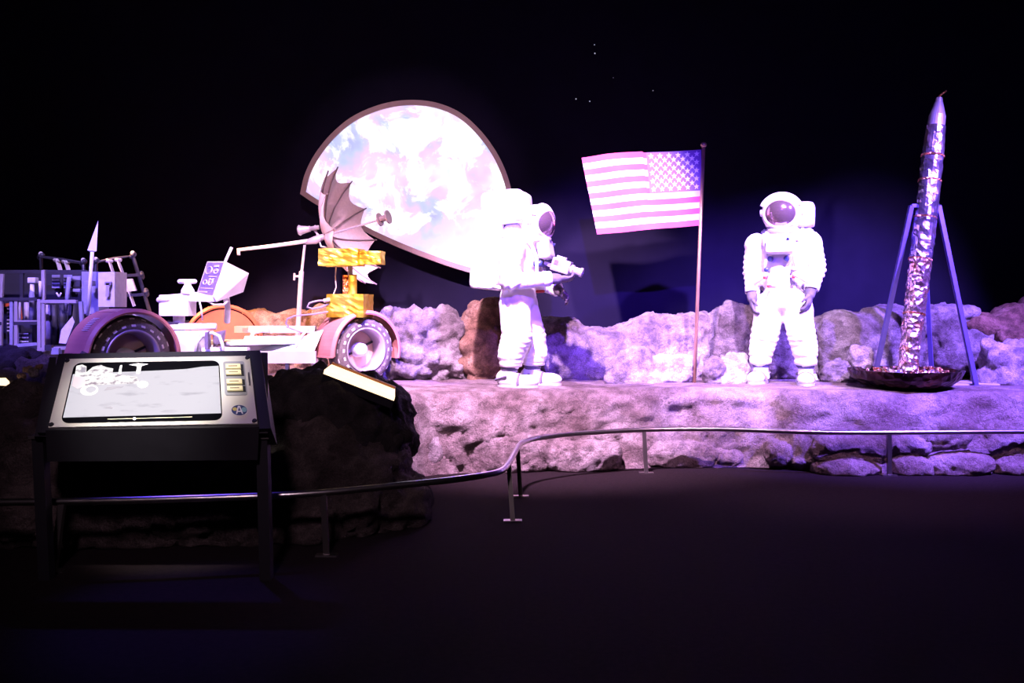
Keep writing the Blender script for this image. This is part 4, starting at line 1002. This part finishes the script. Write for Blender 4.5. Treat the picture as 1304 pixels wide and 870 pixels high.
def wrinkle(me, zones, amp=.010):
    """soft cloth folds: zones are (point, radius, axis)"""
    def fn(co, n):
        d = .010*fract(co, 5, 3)
        for p, r, a in zones:
            q = co-p; w = max(0, 1-q.length/r)
            if w > 0: d += amp*min(1, w*1.8)*math.sin(q.dot(a)*105+3.2*noise.noise(co*7))
        return co+n*d
    displace(me, fn)
def helmet(parent, c, fdir, R=.195):
    """shell with a face opening, rim, side hubs and a mirrored visor"""
    f = fdir.normalized(); s = V(0, 0, 1).cross(f).normalized(); u = f.cross(s)
    def W(a, b, d): return c+s*a+f*b+u*d
    bm = bmesh.new(); bmesh.ops.create_uvsphere(bm, u_segments=56, v_segments=40, radius=1)
    def inside(p): return p.y > .15 and (p.x/.82)**2+((p.z+.06)/.70)**2 < 1
    bmesh.ops.delete(bm, geom=[fc for fc in bm.faces if inside(fc.calc_center_median())], context='FACES')
    for v in bm.verts: v.co = W(v.co.x*R*1.04, v.co.y*R*1.04, v.co.z*R*1.04)
    me = bpy.data.meshes.new('helmet'); bm.to_mesh(me); bm.free(); h = link('helmet', me, 'suit_hard', parent, smooth=True)
    sm = h.modifiers.new('thickness', 'SOLIDIFY'); sm.thickness = .012; sm.offset = 0
    ring = []
    for k in range(40):
        t = 2*math.pi*k/40; x = .82*math.cos(t); z = .70*math.sin(t)-.06; y = math.sqrt(max(.02, 1-x*x-z*z)); ring.append(W(x*R*1.05, y*R*1.05, z*R*1.05))
    MB().tube(ring, .013, 8, True).build('visor_rim', 'suit_hard', h, smooth=True)
    MB().ell(c+f*.016, (R*.99,)*3, 4).build('visor', 'visor_gold', h, smooth=True)
    for sg in (-1, 1): MB().lathe([(0, .025), (.035, .022), (.042, 0), (.042, -.03)], W(sg*R*1.0, R*.18, .01), s*sg, 16).build('visor_hub', 'suit_hard', h, smooth=True)
    br = []
    for k in range(17):
        t = math.pi*(.12+.76*k/16); br.append(W(math.cos(t)*R*1.08, R*.42, math.sin(t)*R*1.0))
    MB().tube(br, .022, 8).build('visor_cover', 'suit_hard', h, smooth=True)
    MB().lathe([(.12, 0), (.165, .0), (.165, .05), (.14, .07), (.12, .07)], c-u*(R*1.12)-f*.02, u, 28, True).build('neck_ring', 'grey_fabric', h, smooth=True)
    return h
def soft_box(c, size, M, r, name, m, parent, amp=.006, vox=.02):
    mb = MB(); mb.box(V(0, 0, 0), size, None, r); me = mb.remesh(vox)
    displace(me, lambda co, n: co+n*amp*fract(co+c*3, 6, 3)); me.transform(Matrix.Translation(c) @ M.to_4x4())
    return link(name, me, m, parent, smooth=True)
I3 = Matrix.Identity(3)

def astronaut(label, base, rz, kind, scale=1.0):
    t = thing('astronaut_figure', label, 'astronaut', base, rz, 'space suited figures', world=False)
    t.scale = (scale,)*3
    walk = kind == 'camera'
    mb = MB()
    if walk:
        hipL, hipR = V(.12, .02, .84), V(-.12, .03, .84); knL, knR = V(.14, -.07, .50), V(-.14, .00, .50); anL, anR = V(.15, -.10, .23), V(-.15, .06, .23)
        shL, shR = V(.26, .00, 1.40), V(-.26, .00, 1.40); elL, elR = V(.36, -.08, 1.06), V(-.36, .02, 1.04); wrL, wrR = V(.13, -.34, .98), V(-.20, -.34, 1.07)
        chest = V(0, .01, 1.28); neck = V(0, -.08, 1.46)
    else:
        hipL, hipR = V(.13, .02, .82), V(-.13, .02, .82); knL, knR = V(.19, -.02, .50), V(-.18, -.02, .50); anL, anR = V(.225, .0, .23), V(-.225, .0, .23)
        shL, shR = V(.27, .02, 1.47), V(-.27, .02, 1.47); elL, elR = V(.325, .03, 1.18), V(-.315, .03, 1.16); wrL, wrR = V(.29, -.07, .985), V(-.30, -.05, .955)
        chest = V(0, .02, 1.34); neck = V(0, -.02, 1.54)
    pel = (hipL+hipR)/2+V(0, 0, .06)
    mb.ell(pel, (.225, .185, .17), 3); mb.ell(pel.lerp(chest, .5), (.225, .18, .22), 3); mb.ell(chest, (.255, .195, .22), 3); mb.ell(neck, (.20, .17, .10), 3)
    if walk: mb.ell(V(0, .06, 1.50), (.19, .17, .16), 3)
    for h, k, a in ((hipL, knL, anL), (hipR, knR, anR)):
        mb.cap(h, k, .158, .142+.014*walk); mb.cap(k, a+V(0, 0, .09), .142+.014*walk, .128+.012*walk); mb.cap(a+V(0, 0, .07), a, .12, .085)
    for s_, e, w_ in ((shL, elL, wrL), (shR, elR, wrR)):
        mb.cap(s_, e, .118, .096); mb.cap(e, w_, .096, .066); mb.ell(s_+V(0, 0, -.03), (.13, .13, .13), 2)
    me = mb.remesh(.017)
    up_ = V(0, 0, 1); zones = []
    for h, k, a in ((hipL, knL, anL), (hipR, knR, anR)): zones += [(k, .20, (a-k).normalized()), (a+V(0, 0, .06), .17, up_), (h, .15, V(.4, .3, .8).normalized())]
    for s_, e, w_ in ((shL, elL, wrL), (shR, elR, wrR)): zones += [(e, .17, (w_-s_).normalized()), (s_.lerp(e, .45), .14, (e-s_).normalized()), (w_, .1, (w_-e).normalized())]
    zones.append((pel+V(0, 0, .12), .22, up_))
    wrinkle(me, zones, .011)
    body = link('suit', me, 'suit', t, smooth=True)
    # cuffs
    for a in (anL, anR): MB().lathe([(.088, 0), (.112, .01), (.115, .05), (.10, .07)], a+V(0, 0, -.03), (0, 0, 1), 24).build('trouser_cuff', 'suit', body, smooth=True)
    for e, w_ in ((elL, wrL), (elR, wrR)):
        d = (w_-e).normalized(); MB().lathe([(.062, -.06), (.078, -.055), (.076, .01), (.06, .02)], w_, d, 20).build('sleeve_cuff', 'suit', body, smooth=True)
    for an, yw in ((anL, .12), (anR, -.16)): big_boot(t, an, 0 if walk else yw)
    hc = V(-.0, -.17, 1.635) if walk else V(0, -.06, 1.765)
    helmet(t, hc, V(-.36, -1, -.02) if walk else V(-.02, -1, -.02), .175 if walk else .190)
    # life support backpack and the unit on top of it
    if walk:
        Mt = Matrix.Rotation(math.radians(5), 3, 'X')
        bpk = soft_box(V(0, .30, 1.36), (.54, .28, .78), Mt, .06, 'backpack', 'suit', t)
        soft_box(V(0, .135, 1.785), (.50, .42, .33), Matrix.Rotation(math.radians(-4), 3, 'X'), .06, 'oxygen_unit', 'suit', t)
    else:
        bpk = soft_box(V(.0, .33, 1.30), (.54, .26, .68), I3, .06, 'backpack', 'suit', t)
        soft_box(V(.03, .30, 1.775), (.50, .30, .27), I3, .06, 'oxygen_unit', 'suit', t)
    for sg in (-1, 1):
        MB().tube([V(sg*.17, .22, 1.56 if not walk else 1.48), V(sg*.19, .03, 1.60 if not walk else 1.53), V(sg*.17, -.15, 1.50 if not walk else 1.42), V(sg*.13, -.20, 1.36 if not walk else 1.28), V(sg*.16, -.21, 1.16 if not walk else 1.10)], .018, 8).build('shoulder_strap', 'suit', bpk, smooth=True)
        MB().tube([V(sg*.20, .28, 1.02), V(sg*.30, .12, .98), V(sg*.27, -.10, 1.04), V(sg*.12, -.215, 1.14)], .018, 8).build('oxygen_hose', 'suit_hard', bpk, smooth=True)
    # control unit on the chest
    cz = 1.43 if not walk else 1.37; cy = -.225 if not walk else -.26
    cu = soft_box(V(0, cy, cz), (.27, .12, .19), Matrix.Rotation(math.radians(-10), 3, 'X'), .025, 'chest_unit', 'suit_hard', t, .003, .014)
    for (x, z, m, r) in ((-.10, -.14, 'connector_blue', .028), (.06, -.14, 'connector_blue', .03), (-.13, -.25, 'connector_blue', .026), (.13, -.25, 'grey_fabric', .026), (.13, -.33, 'connector_red', .016), (-.15, -.33, 'connector_red', .016), (-.11, -.42, 'connector_red', .015)):
        cxn = V(x, cy+.045 if z > -.2 else cy+.02, cz+z)
        MB().lathe([(0, .035), (r*.7, .035), (r, .02), (r, -.05)], cxn, (x*1.2, -1, 0), 14).build('connector', m, t, smooth=True)
    MB().tube([V(.075, cy-.062, cz+.055), V(.09, cy-.068, cz+.06), V(.10, cy-.062, cz+.045)], .010, 6).build('chest_badge', 'connector_blue', cu)
    MB().box(V(.165, cy+.03, cz+.06), (.055, .02, .04), None, .005).build('shoulder_badge', 'grey_fabric', cu)
    if walk:
        glove(t, 'glove_grey', wrR+V(.02, -.06, 0), V(.30, -1, -.02), V(.4, .0, .9), V(.8, .2, .4), .62, 1.12)
        glove(t, 'glove_dark', wrL+V(-.02, -.03, -.02), V(-.35, -.75, -.6), V(-.5, .6, -.2), V(-.5, -.2, .5), .55, 1.05)
    else:
        glove(t, 'glove_grey', wrR+V(-.0, -.03, -.045), V(.10, -.25, -1), V(1, .25, 0), V(.2, -1, 0), .50, 1.12)
        glove(t, 'glove_grey', wrL+V(-.01, -.03, -.045), V(-.12, -.3, -1), V(-1, .2, 0), V(-.2, -1, 0), .50, 1.12)
    return t
b1 = GZ(663, 492, H)
a1 = astronaut('white space suited figure seen from the side holding a camera', b1, math.radians(74), 'camera')
b2 = GZ(997, 489, H)
a2 = astronaut('white space suited figure standing with both arms down', b2, math.radians(-25), 'stand')
# the held camera is a thing of its own
Mz = Matrix.Rotation(math.radians(74), 3, 'Z')
def loc1(p): return b1+Mz @ p
kc = thing('film_camera', 'silver film camera held in front of the astronaut chest', 'camera', loc1(V(-.08, -.44, 1.14)))
Mc = Mz @ Matrix.Rotation(math.radians(18), 3, 'X')
cc = loc1(V(-.08, -.44, 1.20))
MB().box(cc, (.12, .19, .13), Mc, .012).build('body', 'camera_body', kc)
fdv = Mc @ V(0, -1, 0)
ln = MB().lathe([(0, .0), (.05, 0), (.05, .03), (.038, .035), (.038, .10), (.046, .10), (.046, .125), (.034, .125), (.03, .11), (0, .11)], cc+fdv*.095-V(0, 0, .005), fdv, 20).build('lens', 'rack_metal', kc, smooth=False)
MB().lathe([(0, 0), (.032, 0), (.032, .004), (0, .004)], cc+fdv*.21-V(0, 0, .005), fdv, 16).build('lens_glass', 'screen_black', ln)
MB().box(cc+Mc @ V(0, .02, .075), (.05, .10, .03), Mc, .006).build('viewfinder', 'grey_fabric', kc)
MB().box(cc+Mc @ V(-.062, .05, .02), (.008, .04, .04), Mc).build('side_dial', 'boot_blue', kc)
MB().box(cc+Mc @ V(0, -.01, -.09), (.045, .05, .07), Mc, .008).build('grip', 'boot_blue', kc)
MB().bar(cc+Mc @ V(0, .09, -.03), loc1(V(0, -.25, 1.24)), .03, .03).build('mount_arm', 'camera_body', kc)
